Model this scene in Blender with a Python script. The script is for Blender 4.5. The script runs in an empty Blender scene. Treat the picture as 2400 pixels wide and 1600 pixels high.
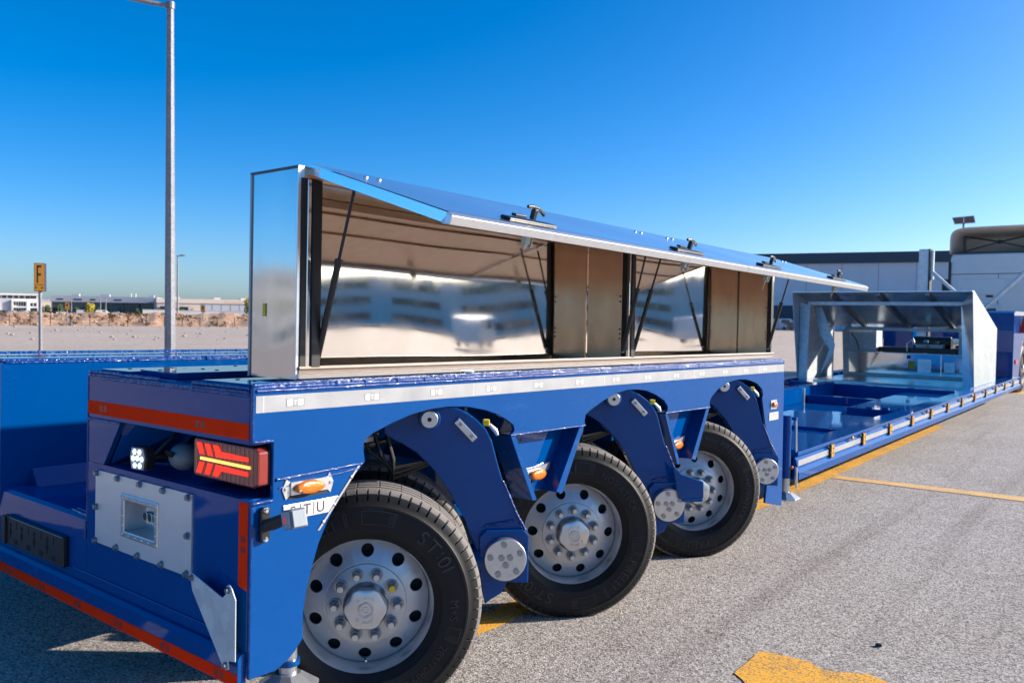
import bpy, bmesh, math, random
from mathutils import Matrix, Vector
random.seed(11)
R = math.radians
sc = bpy.context.scene
# ------------------------------------------------------------------ camera
cam_d = bpy.data.cameras.new('camera'); cam = bpy.data.objects.new('camera', cam_d)
sc.collection.objects.link(cam); sc.camera = cam
cam_d.sensor_width = 36.0; cam_d.lens = 29.134; cam_d.clip_start = 0.05; cam_d.clip_end = 6000
CAM = Vector((2.25, -1.506, 1.545))
def cam_matrix(yaw, pitch, roll):
    f = Vector((-math.sin(yaw)*math.cos(pitch), math.cos(yaw)*math.cos(pitch), -math.sin(pitch)))
    r = Vector((math.cos(yaw), math.sin(yaw), 0)); d = f.cross(r)
    r2 = r*math.cos(roll) + d*math.sin(roll); d2 = -r*math.sin(roll) + d*math.cos(roll)
    m = Matrix((r2, -d2, -f)).transposed().to_4x4(); m.translation = CAM
    return m
cam.matrix_world = cam_matrix(R(38.59), R(1.879), R(-0.832))
cam_d.dof.use_dof = True; cam_d.dof.focus_distance = 3.7; cam_d.dof.aperture_fstop = 5.0
# ------------------------------------------------------------------ light
SUN_AZ, SUN_EL = 41.0, 22.0          # azimuth measured from +Y towards +X
world = bpy.data.worlds.new('World'); sc.world = world; world.use_nodes = True
wn = world.node_tree; wn.nodes.clear()
wo = wn.nodes.new('ShaderNodeOutputWorld'); bg = wn.nodes.new('ShaderNodeBackground'); sky = wn.nodes.new('ShaderNodeTexSky')
hs = wn.nodes.new('ShaderNodeHueSaturation'); hs.inputs['Saturation'].default_value = 1.39; hs.inputs['Hue'].default_value = 0.500
sky.sky_type = 'NISHITA'; sky.sun_disc = False; sky.sun_elevation = R(SUN_EL); sky.sun_rotation = R(SUN_AZ)
sky.altitude = 0; sky.air_density = 0.7; sky.dust_density = 1.25; sky.ozone_density = 3.2
bg.inputs['Strength'].default_value = 0.118
tint = wn.nodes.new('ShaderNodeMix'); tint.data_type = 'RGBA'; tint.blend_type = 'MULTIPLY'; tint.inputs[0].default_value = 1.0; tint.inputs[7].default_value = (0.99, 1.025, 1.08, 1.0)
wn.links.new(sky.outputs[0], tint.inputs[6]); wn.links.new(tint.outputs[2], hs.inputs['Color']); wn.links.new(hs.outputs[0], bg.inputs[0]); wn.links.new(bg.outputs[0], wo.inputs[0])
sun_d = bpy.data.lights.new('sun', 'SUN'); sun = bpy.data.objects.new('sun', sun_d); sc.collection.objects.link(sun)
sun_d.energy = 5.0; sun_d.angle = R(0.53); sun_d.color = (1.0, 0.90, 0.78)
sdir = Vector((math.cos(R(SUN_EL))*math.sin(R(SUN_AZ)), math.cos(R(SUN_EL))*math.cos(R(SUN_AZ)), math.sin(R(SUN_EL))))
sun.rotation_euler = sdir.to_track_quat('Z', 'Y').to_euler()
sc.view_settings.view_transform = 'Standard'; sc.view_settings.look = 'None'; sc.view_settings.gamma = 1.0
sc.view_settings.use_curve_mapping = False; sc.view_settings.exposure = 0.80
sc.render.engine = 'CYCLES'
sc.cycles.use_denoising = True
sc.cycles.max_bounces = 10; sc.cycles.glossy_bounces = 6; sc.cycles.diffuse_bounces = 4; sc.cycles.caustics_reflective = False
sc.cycles.sample_clamp_indirect = 6.0

# ------------------------------------------------------------------ materials
def newmat(name):
    m = bpy.data.materials.new(name); m.use_nodes = True; nt = m.node_tree; nt.nodes.clear()
    o = nt.nodes.new('ShaderNodeOutputMaterial'); p = nt.nodes.new('ShaderNodeBsdfPrincipled')
    nt.links.new(p.outputs[0], o.inputs[0]); return m, nt, p
def N(nt, t, **kw):
    n = nt.nodes.new(t)
    for k, v in kw.items():
        if k in n.inputs.keys(): n.inputs[k].default_value = v
        else: setattr(n, k, v)
    return n
def rgba(c): return (c[0], c[1], c[2], 1.0)
def M(name, col, rough=0.5, metal=0.0, coat=0.0, coat_rough=0.05, spec=0.5, var=0.0, vscale=3.0, col2=None, bump=0.0, bscale=30.0,
      bdist=0.01, rvar=0.0, emis=None, estr=0.0, trans=0.0, alpha=1.0, detail=6.0, stretch=None):
    m, nt, p = newmat(name)
    p.inputs['Base Color'].default_value = rgba(col); p.inputs['Roughness'].default_value = rough; p.inputs['Metallic'].default_value = metal
    p.inputs['Coat Weight'].default_value = coat; p.inputs['Coat Roughness'].default_value = coat_rough; p.inputs['Specular IOR Level'].default_value = spec
    p.inputs['Transmission Weight'].default_value = trans; p.inputs['Alpha'].default_value = alpha
    if emis: p.inputs['Emission Color'].default_value = rgba(emis); p.inputs['Emission Strength'].default_value = estr
    tc = N(nt, 'ShaderNodeTexCoord'); src = tc.outputs['Object']
    if stretch:
        mp = N(nt, 'ShaderNodeMapping'); mp.inputs['Scale'].default_value = stretch; nt.links.new(src, mp.inputs[0]); src = mp.outputs[0]
    if var > 0 or rvar > 0:
        n = N(nt, 'ShaderNodeTexNoise', Scale=vscale, Detail=detail, Roughness=0.62); nt.links.new(src, n.inputs['Vector'])
        if var > 0:
            cr = N(nt, 'ShaderNodeMapRange'); cr.inputs['From Min'].default_value = 0.32; cr.inputs['From Max'].default_value = 0.72
            cr.inputs['To Max'].default_value = var; nt.links.new(n.outputs[0], cr.inputs[0])
            mx = N(nt, 'ShaderNodeMix', data_type='RGBA'); mx.inputs[6].default_value = rgba(col)
            mx.inputs[7].default_value = rgba(col2 if col2 else tuple(c*0.5 for c in col))
            nt.links.new(cr.outputs[0], mx.inputs[0]); nt.links.new(mx.outputs[2], p.inputs['Base Color'])
        if rvar > 0:
            rr = N(nt, 'ShaderNodeMapRange'); rr.inputs['From Min'].default_value = 0.3; rr.inputs['From Max'].default_value = 0.7
            rr.inputs['To Min'].default_value = max(0.02, rough-rvar); rr.inputs['To Max'].default_value = min(1, rough+rvar)
            nt.links.new(n.outputs[0], rr.inputs[0]); nt.links.new(rr.outputs[0], p.inputs['Roughness'])
    if bump > 0:
        bn = N(nt, 'ShaderNodeTexNoise', Scale=bscale, Detail=3.0, Roughness=0.55); nt.links.new(src, bn.inputs['Vector'])
        b = N(nt, 'ShaderNodeBump', Strength=bump, Distance=bdist); nt.links.new(bn.outputs[0], b.inputs['Height'])
        nt.links.new(b.outputs[0], p.inputs['Normal'])
        if coat > 0: nt.links.new(b.outputs[0], p.inputs['Coat Normal'])
    return m

blue = M('blue_paint', (0.0, 0.058, 0.24), rough=0.34, coat=0.9, coat_rough=0.04, spec=0.0, var=0.35, vscale=2.2, col2=(0.0, 0.078, 0.28), bump=0.10, bscale=7, bdist=0.004)
# fine scratches and dust on the blue paint
def add_dust(m, amount=0.14, scale=14.0, col=(0.30, 0.34, 0.42)):
    nt = m.node_tree; p = [n for n in nt.nodes if n.type == 'BSDF_PRINCIPLED'][0]
    old = p.inputs['Base Color'].links[0].from_socket if p.inputs['Base Color'].links else None
    tc = N(nt, 'ShaderNodeTexCoord'); mp = N(nt, 'ShaderNodeMapping'); mp.inputs['Scale'].default_value = (1, 0.35, 1.0)
    nt.links.new(tc.outputs['Object'], mp.inputs[0])
    n = N(nt, 'ShaderNodeTexNoise', Scale=scale, Detail=9.0, Roughness=0.72); nt.links.new(mp.outputs[0], n.inputs['Vector'])
    n2 = N(nt, 'ShaderNodeTexNoise', Scale=1.7, Detail=2.0); nt.links.new(tc.outputs['Object'], n2.inputs['Vector'])
    r1 = N(nt, 'ShaderNodeMapRange'); r1.inputs['From Min'].default_value = 0.55; r1.inputs['From Max'].default_value = 0.75
    nt.links.new(n.outputs[0], r1.inputs[0])
    r2 = N(nt, 'ShaderNodeMapRange'); r2.inputs['From Min'].default_value = 0.45; r2.inputs['From Max'].default_value = 0.7; r2.inputs['To Max'].default_value = amount
    nt.links.new(n2.outputs[0], r2.inputs[0])
    mu = N(nt, 'ShaderNodeMath', operation='MULTIPLY'); nt.links.new(r1.outputs[0], mu.inputs[0]); nt.links.new(r2.outputs[0], mu.inputs[1])
    mx = N(nt, 'ShaderNodeMix', data_type='RGBA'); nt.links.new(mu.outputs[0], mx.inputs[0]); mx.inputs[7].default_value = rgba(col)
    if old: nt.links.new(old, mx.inputs[6])
    else: mx.inputs[6].default_value = p.inputs['Base Color'].default_value
    nt.links.new(mx.outputs[2], p.inputs['Base Color'])
add_dust(blue, 0.26, 14.0, (0.10, 0.24, 0.46)); add_dust(blue, 0.16, 55.0, (0.30, 0.34, 0.42))
[n for n in blue.node_tree.nodes if n.type == 'BSDF_PRINCIPLED'][0].inputs['Coat IOR'].default_value = 1.40
weld = M('painted_weld', (0.0, 0.042, 0.22), rough=0.28, coat=0.85, coat_rough=0.05, spec=0.2, bump=0.9, bscale=120, bdist=0.003)
steel_end = M('satin_stainless_end', (0.66, 0.66, 0.645), rough=0.09, metal=0.85, bump=0.03, bscale=2.0, bdist=0.010, rvar=0.06, vscale=4.0, var=0.4, col2=(0.52, 0.52, 0.51), stretch=(1, 1, .25))
steel_mirror = M('polished_stainless', (0.72, 0.70, 0.675), rough=0.08, metal=0.88, bump=0.03, bscale=2.0, bdist=0.010, rvar=0.03, vscale=5.0)
steel_inner = M('stainless_inside', (0.86, 0.83, 0.79), rough=0.045, metal=1.0, bump=0.03, bscale=1.8, bdist=0.010, rvar=0.02, vscale=7.0, var=0.5, col2=(0.76, 0.70, 0.63))
steel_door = M('stainless_door', (0.88, 0.885, 0.89), rough=0.17, metal=0.9, rvar=0.04, vscale=3.0)
steel_under = M('stainless_door_underside', (0.66, 0.46, 0.32), rough=0.30, metal=0.85, var=0.6, vscale=18, col2=(0.50, 0.33, 0.21), bump=0.15, bscale=40, bdist=0.002)  # brown put into bare steel for the warm ground light it reflects
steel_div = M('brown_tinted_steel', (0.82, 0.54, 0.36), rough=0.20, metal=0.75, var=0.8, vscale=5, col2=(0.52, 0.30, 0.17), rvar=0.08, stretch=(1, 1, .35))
alu = M('aluminium', (0.72, 0.73, 0.74), rough=0.34, metal=0.9, var=0.35, vscale=25, col2=(0.5, 0.5, 0.51))
alu_plate = M('aluminium_plate', (0.80, 0.80, 0.79), rough=0.36, metal=0.6, var=0.4, vscale=9, col2=(0.66, 0.66, 0.66), bump=0.04, bscale=60, bdist=0.002)
zinc = M('zinc_plated', (0.64, 0.66, 0.67), rough=0.30, metal=0.85, var=0.4, vscale=40, col2=(0.45, 0.47, 0.48))
zinc_nut = M('nut_zinc', (0.30, 0.33, 0.36), rough=0.30, metal=0.9)
def galv_mat(name, c1, c2, scale, rough):
    m, nt, p = newmat(name); tc = N(nt, 'ShaderNodeTexCoord')
    v = N(nt, 'ShaderNodeTexVoronoi', Scale=scale); nt.links.new(tc.outputs['Object'], v.inputs['Vector'])
    sx = N(nt, 'ShaderNodeSeparateColor'); nt.links.new(v.outputs['Color'], sx.inputs[0])
    n = N(nt, 'ShaderNodeTexNoise', Scale=1.6, Detail=5.0); nt.links.new(tc.outputs['Object'], n.inputs['Vector'])
    ad = N(nt, 'ShaderNodeMath', operation='MULTIPLY_ADD'); nt.links.new(sx.outputs[0], ad.inputs[0]); ad.inputs[1].default_value = 0.45; nt.links.new(n.outputs[0], ad.inputs[2])
    mr = N(nt, 'ShaderNodeMapRange'); mr.inputs['From Min'].default_value = 0.35; mr.inputs['From Max'].default_value = 1.0; nt.links.new(ad.outputs[0], mr.inputs[0])
    mx = N(nt, 'ShaderNodeMix', data_type='RGBA'); mx.inputs[6].default_value = rgba(c1); mx.inputs[7].default_value = rgba(c2)
    nt.links.new(mr.outputs[0], mx.inputs[0]); nt.links.new(mx.outputs[2], p.inputs['Base Color'])
    p.inputs['Metallic'].default_value = 0.75; p.inputs['Roughness'].default_value = rough
    return m
galv_sunlit = galv_mat('galvanised_sunlit_panel', (0.24, 0.28, 0.29), (0.36, 0.405, 0.41), 22, 0.5)  # same zinc, base darkened to tone down sun on the side panel
[n for n in galv_sunlit.node_tree.nodes if n.type == 'BSDF_PRINCIPLED'][0].inputs['Metallic'].default_value = 0.35
galv = galv_mat('galvanised_steel', (0.48, 0.53, 0.545), (0.66, 0.72, 0.73), 22, 0.45)  # same zinc, base lightened for cabinet parts that stand in shade
[n for n in galv.node_tree.nodes if n.type == 'BSDF_PRINCIPLED'][0].inputs['Metallic'].default_value = 0.35
galv_in = galv_mat('galvanised_inside', (0.56, 0.62, 0.64), (0.76, 0.82, 0.84), 14, 0.24)
galv_dark = galv_mat('galvanised_dull', (0.16, 0.19, 0.21), (0.28, 0.31, 0.33), 16, 0.45)
galv_pole = galv_mat('galvanised_pole', (0.15, 0.155, 0.175), (0.27, 0.28, 0.295), 30, 0.6)
[n for n in galv_pole.node_tree.nodes if n.type == 'BSDF_PRINCIPLED'][0].inputs['Metallic'].default_value = 0.15
rim_paint = M('silver_rim_paint', (0.60, 0.615, 0.63), rough=0.36, metal=0.5, coat=0.25, coat_rough=0.15, var=0.55, vscale=9, col2=(0.44, 0.42, 0.39))
rubber = M('tyre_rubber', (0.008, 0.008, 0.009), rough=0.56, spec=0.28, var=0.6, vscale=7, col2=(0.022, 0.021, 0.019), bump=0.12, bscale=120, bdist=0.001)
tread_m = M('tyre_tread_dusty', (0.20, 0.185, 0.17), rough=0.85, var=0.6, vscale=14, col2=(0.11, 0.10, 0.095))
black_pl = M('black_plastic', (0.012, 0.012, 0.013), rough=0.38, var=0.3, vscale=30, col2=(0.03, 0.03, 0.03))
black_rub = M('black_rubber_seal', (0.012, 0.012, 0.012), rough=0.6)
dark_void = M('dark_steel', (0.012, 0.014, 0.02), rough=0.7)
grey_pl = M('grey_plastic', (0.16, 0.18, 0.20), rough=0.4)
amber_r = M('amber_reflector', (0.85, 0.40, 0.02), rough=0.25, coat=0.4, var=0.5, vscale=60, col2=(0.70, 0.26, 0.01))
amber = M('amber_lens', (0.78, 0.20, 0.003), rough=0.14, coat=0.7, var=0.6, vscale=70, col2=(0.52, 0.11, 0.002), bump=0.8, bscale=170, bdist=0.003)
red_lens = M('red_lens', (0.27, 0.030, 0.02), rough=0.10, coat=0.8, var=0.4, vscale=60, col2=(0.20, 0.05, 0.04))
red_lit = M('lit_red_led', (0.8, 0.02, 0.01), rough=0.3, emis=(1.0, 0.035, 0.008), estr=0.6)
amber_lit = M('lit_amber_led', (0.9, 0.4, 0.02), rough=0.3, emis=(1.0, 0.40, 0.03), estr=0.75)
white_lit = M('lit_white_led', (0.9, 0.95, 0.93), rough=0.3, emis=(0.86, 1.0, 0.96), estr=0.9)
lens_clear = M('clear_lens', (0.42, 0.45, 0.45), rough=0.12, coat=0.8, bump=0.4, bscale=160, bdist=0.002)
white_pt = M('white_paint', (0.74, 0.74, 0.72), rough=0.35, coat=0.3, var=0.3, vscale=4, col2=(0.60, 0.59, 0.57))
white_lbl = M('white_print', (0.75, 0.75, 0.74), rough=0.45)
black_lbl = M('black_print', (0.02, 0.02, 0.022), rough=0.5)
red_lbl = M('red_plastic', (0.62, 0.02, 0.015), rough=0.35)
green_bt = M('green_button', (0.01, 0.26, 0.10), rough=0.3, coat=0.4)
yellow_lbl = M('yellow_sticker', (0.80, 0.55, 0.02), rough=0.45)
blue_lbl = M('pale_blue_plastic', (0.10, 0.42, 0.62), rough=0.4)
def tape_mat(name, c1, c2, scale, rough=0.35):
    m, nt, p = newmat(name); tc = N(nt, 'ShaderNodeTexCoord')
    v = N(nt, 'ShaderNodeTexVoronoi', feature='DISTANCE_TO_EDGE', Scale=scale, Randomness=0.15); nt.links.new(tc.outputs['Object'], v.inputs['Vector'])
    r = N(nt, 'ShaderNodeMapRange'); r.inputs['From Min'].default_value = 0.04; r.inputs['From Max'].default_value = 0.16; nt.links.new(v.outputs['Distance'], r.inputs[0])
    n = N(nt, 'ShaderNodeTexNoise', Scale=6.0, Detail=6.0); nt.links.new(tc.outputs['Object'], n.inputs['Vector'])
    mu = N(nt, 'ShaderNodeMath', operation='MULTIPLY'); nt.links.new(r.outputs[0], mu.inputs[0]); nt.links.new(n.outputs[0], mu.inputs[1])
    mx = N(nt, 'ShaderNodeMix', data_type='RGBA'); mx.inputs[6].default_value = rgba(c2); mx.inputs[7].default_value = rgba(c1)
    sc2 = N(nt, 'ShaderNodeMath', operation='MULTIPLY', use_clamp=True); sc2.inputs[1].default_value = 1.7; nt.links.new(mu.outputs[0], sc2.inputs[0])
    nt.links.new(sc2.outputs[0], mx.inputs[0]); nt.links.new(mx.outputs[2], p.inputs['Base Color'])
    p.inputs['Roughness'].default_value = rough; p.inputs['Coat Weight'].default_value = 0.4; p.inputs['Coat Roughness'].default_value = 0.12
    return m
tape_w = tape_mat('white_reflective_tape', (0.47, 0.48, 0.49), (0.22, 0.23, 0.25), 240)
tape_r = tape_mat('red_reflective_tape', (1.0, 0.055, 0.008), (0.90, 0.035, 0.006), 240, 0.8)
[n for n in tape_r.node_tree.nodes if n.type == 'BSDF_PRINCIPLED'][0].inputs['Coat Weight'].default_value = 0.0
[n for n in tape_r.node_tree.nodes if n.type == 'BSDF_PRINCIPLED'][0].inputs['Specular IOR Level'].default_value = 0.02

def ground_mat(name, c_dark, c_mid, c_light, grain, patch, bump=0.5, stain=(0.5, 0.5, 0.5)):
    m, nt, p = newmat(name); tc = N(nt, 'ShaderNodeTexCoord'); o = tc.outputs['Object']
    v = N(nt, 'ShaderNodeTexVoronoi', Scale=grain); nt.links.new(o, v.inputs['Vector'])
    sp = N(nt, 'ShaderNodeSeparateColor'); nt.links.new(v.outputs['Color'], sp.inputs[0])
    n1 = N(nt, 'ShaderNodeTexNoise', Scale=grain*0.9, Detail=4.0, Roughness=0.7); nt.links.new(o, n1.inputs['Vector'])
    ad = N(nt, 'ShaderNodeMath', operation='MULTIPLY_ADD'); nt.links.new(sp.outputs[0], ad.inputs[0]); ad.inputs[1].default_value = 0.55; nt.links.new(n1.outputs[0], ad.inputs[2])
    cr = N(nt, 'ShaderNodeValToRGB'); el = cr.color_ramp.elements
    el[0].position = 0.44; el[0].color = rgba(c_dark); el[1].position = 1.0; el[1].color = rgba(c_light)
    e = el.new(0.60); e.color = rgba(c_mid); e = el.new(0.83); e.color = rgba(tuple(0.6*a+0.4*b for a, b in zip(c_mid, c_light)))
    nt.links.new(ad.outputs[0], cr.inputs[0])
    n2 = N(nt, 'ShaderNodeTexNoise', Scale=patch, Detail=7.0, Roughness=0.65); nt.links.new(o, n2.inputs['Vector'])
    r2 = N(nt, 'ShaderNodeMapRange'); r2.inputs['From Min'].default_value = 0.38; r2.inputs['From Max'].default_value = 0.68; r2.inputs['To Min'].default_value = 0.0; r2.inputs['To Max'].default_value = 0.55
    nt.links.new(n2.outputs[0], r2.inputs[0])
    mx = N(nt, 'ShaderNodeMix', data_type='RGBA', blend_type='MULTIPLY'); nt.links.new(r2.outputs[0], mx.inputs[0]); nt.links.new(cr.outputs[0], mx.inputs[6]); mx.inputs[7].default_value = rgba(stain)
    mp = N(nt, 'ShaderNodeMapping'); mp.inputs['Scale'].default_value = (2.6, 0.10, 1.0); mp.inputs['Rotation'].default_value = (0, 0, R(-24)); nt.links.new(o, mp.inputs[0])
    n3 = N(nt, 'ShaderNodeTexNoise', Scale=1.0, Detail=4.0, Roughness=0.6); nt.links.new(mp.outputs[0], n3.inputs['Vector'])
    r3 = N(nt, 'ShaderNodeMapRange'); r3.inputs['From Min'].default_value = 0.54; r3.inputs['From Max'].default_value = 0.72; r3.inputs['To Max'].default_value = 0.48; nt.links.new(n3.outputs[0], r3.inputs[0])
    mx3 = N(nt, 'ShaderNodeMix', data_type='RGBA', blend_type='MULTIPLY'); nt.links.new(r3.outputs[0], mx3.inputs[0]); nt.links.new(mx.outputs[2], mx3.inputs[6]); mx3.inputs[7].default_value = (0.55, 0.52, 0.50, 1)
    n4 = N(nt, 'ShaderNodeTexNoise', Scale=1.35, Detail=3.0, Roughness=0.5); nt.links.new(o, n4.inputs['Vector'])
    r4 = N(nt, 'ShaderNodeMapRange'); r4.inputs['From Min'].default_value = 0.66; r4.inputs['From Max'].default_value = 0.74; r4.inputs['To Max'].default_value = 0.5; nt.links.new(n4.outputs[0], r4.inputs[0])
    mx4 = N(nt, 'ShaderNodeMix', data_type='RGBA', blend_type='MULTIPLY'); nt.links.new(r4.outputs[0], mx4.inputs[0]); nt.links.new(mx3.outputs[2], mx4.inputs[6]); mx4.inputs[7].default_value = (0.60, 0.50, 0.44, 1); mx = mx4
    nt.links.new(mx.outputs[2], p.inputs['Base Color']); p.inputs['Roughness'].default_value = 0.9; p.inputs['Specular IOR Level'].default_value = 0.25
    b = N(nt, 'ShaderNodeBump', Strength=bump, Distance=0.011); nt.links.new(ad.outputs[0], b.inputs['Height']); nt.links.new(b.outputs[0], p.inputs['Normal'])
    return m
asphalt = ground_mat('asphalt', (0.040, 0.036, 0.034), (0.285, 0.262, 0.240), (0.66, 0.615, 0.57), 118, 0.75, 0.8, (0.74, 0.70, 0.665))
dusty = ground_mat('dusty_concrete_ground', (0.36, 0.29, 0.23), (0.47, 0.385, 0.31), (0.54, 0.45, 0.37), 6, 0.05, 0.1, (0.78, 0.76, 0.74))
soil = ground_mat('dry_soil', (0.30, 0.17, 0.10), (0.46, 0.29, 0.185), (0.56, 0.38, 0.26), 1.6, 0.22, 0.3, (0.80, 0.62, 0.46))
rock_m = M('pale_rock', (0.56, 0.45, 0.36), rough=0.9, var=0.6, vscale=1.5, col2=(0.40, 0.29, 0.21))
dry_m = M('dry_scrub', (0.42, 0.26, 0.10), rough=0.9, var=0.7, vscale=2.0, col2=(0.26, 0.16, 0.07))
leaf_y = M('yellow_leaves', (0.42, 0.32, 0.02), rough=0.7, var=0.7, vscale=3.0, col2=(0.20, 0.19, 0.02))
leaf_g = M('green_leaves', (0.05, 0.085, 0.022), rough=0.7, var=0.7, vscale=2.0, col2=(0.022, 0.045, 0.014))
bark = M('bark', (0.10, 0.07, 0.05), rough=0.9)
def paint_mat(name, col, worn, amount):
    m, nt, p = newmat(name); tc = N(nt, 'ShaderNodeTexCoord'); o = tc.outputs['Object']
    v = N(nt, 'ShaderNodeTexNoise', Scale=95, Detail=5.0, Roughness=0.7); nt.links.new(o, v.inputs['Vector'])
    n = N(nt, 'ShaderNodeTexNoise', Scale=4.5, Detail=5.0, Roughness=0.6); nt.links.new(o, n.inputs['Vector'])
    ad = N(nt, 'ShaderNodeMath', operation='MULTIPLY_ADD'); nt.links.new(n.outputs[0], ad.inputs[0]); ad.inputs[1].default_value = 0.42; v2 = N(nt, 'ShaderNodeMath', operation='MULTIPLY_ADD'); nt.links.new(v.outputs[0], v2.inputs[0]); v2.inputs[1].default_value = 1.5; v2.inputs[2].default_value = -0.08; nt.links.new(v2.outputs[0], ad.inputs[2])
    r = N(nt, 'ShaderNodeMapRange'); r.inputs['From Min'].default_value = 1.0-amount; r.inputs['From Max'].default_value = 1.18-amount; nt.links.new(ad.outputs[0], r.inputs[0])
    mx = N(nt, 'ShaderNodeMix', data_type='RGBA'); nt.links.new(r.outputs[0], mx.inputs[0]); mx.inputs[6].default_value = rgba(col); mx.inputs[7].default_value = rgba(worn)
    nt.links.new(mx.outputs[2], p.inputs['Base Color']); p.inputs['Roughness'].default_value = 0.75
    b = N(nt, 'ShaderNodeBump', Strength=0.5, Distance=0.004); nt.links.new(v.outputs[0], b.inputs['Height']); nt.links.new(b.outputs[0], p.inputs['Normal'])
    return m
yellow_paint = paint_mat('yellow_road_paint', (0.88, 0.43, 0.03), (0.24, 0.17, 0.10), 0.15)
yellow_worn = paint_mat('yellow_road_paint_faded', (0.80, 0.48, 0.16), (0.38, 0.28, 0.19), 0.13)
wall_white = M('white_render', (0.72, 0.70, 0.67), rough=0.8, var=0.2, vscale=0.3)
wall_cream = M('cream_cladding', (0.66, 0.55, 0.46), rough=0.8, var=0.25, vscale=0.15)
wall_grey = M('grey_cladding', (0.20, 0.21, 0.24), rough=0.6, var=0.3, vscale=0.2)
wall_pale = M('pale_cladding', (0.44, 0.46, 0.50), rough=0.6, var=0.2, vscale=0.2)
roof_dark = M('dark_blue_cladding', (0.030, 0.055, 0.085), rough=0.45, var=0.2, vscale=0.3)
glass_d = M('dark_window_glass', (0.02, 0.035, 0.045), rough=0.06, spec=0.8)
glass_t = M('teal_window_glass', (0.03, 0.075, 0.085), rough=0.10, spec=0.7)
orange_sign = M('orange_sign_face', (0.78, 0.31, 0.012), rough=0.4, coat=0.3)
car_dark = M('vehicle_dark', (0.05, 0.055, 0.06), rough=0.25, coat=0.6)
solar_m = M('solar_panel_back', (0.16, 0.10, 0.07), rough=0.5)

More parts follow.
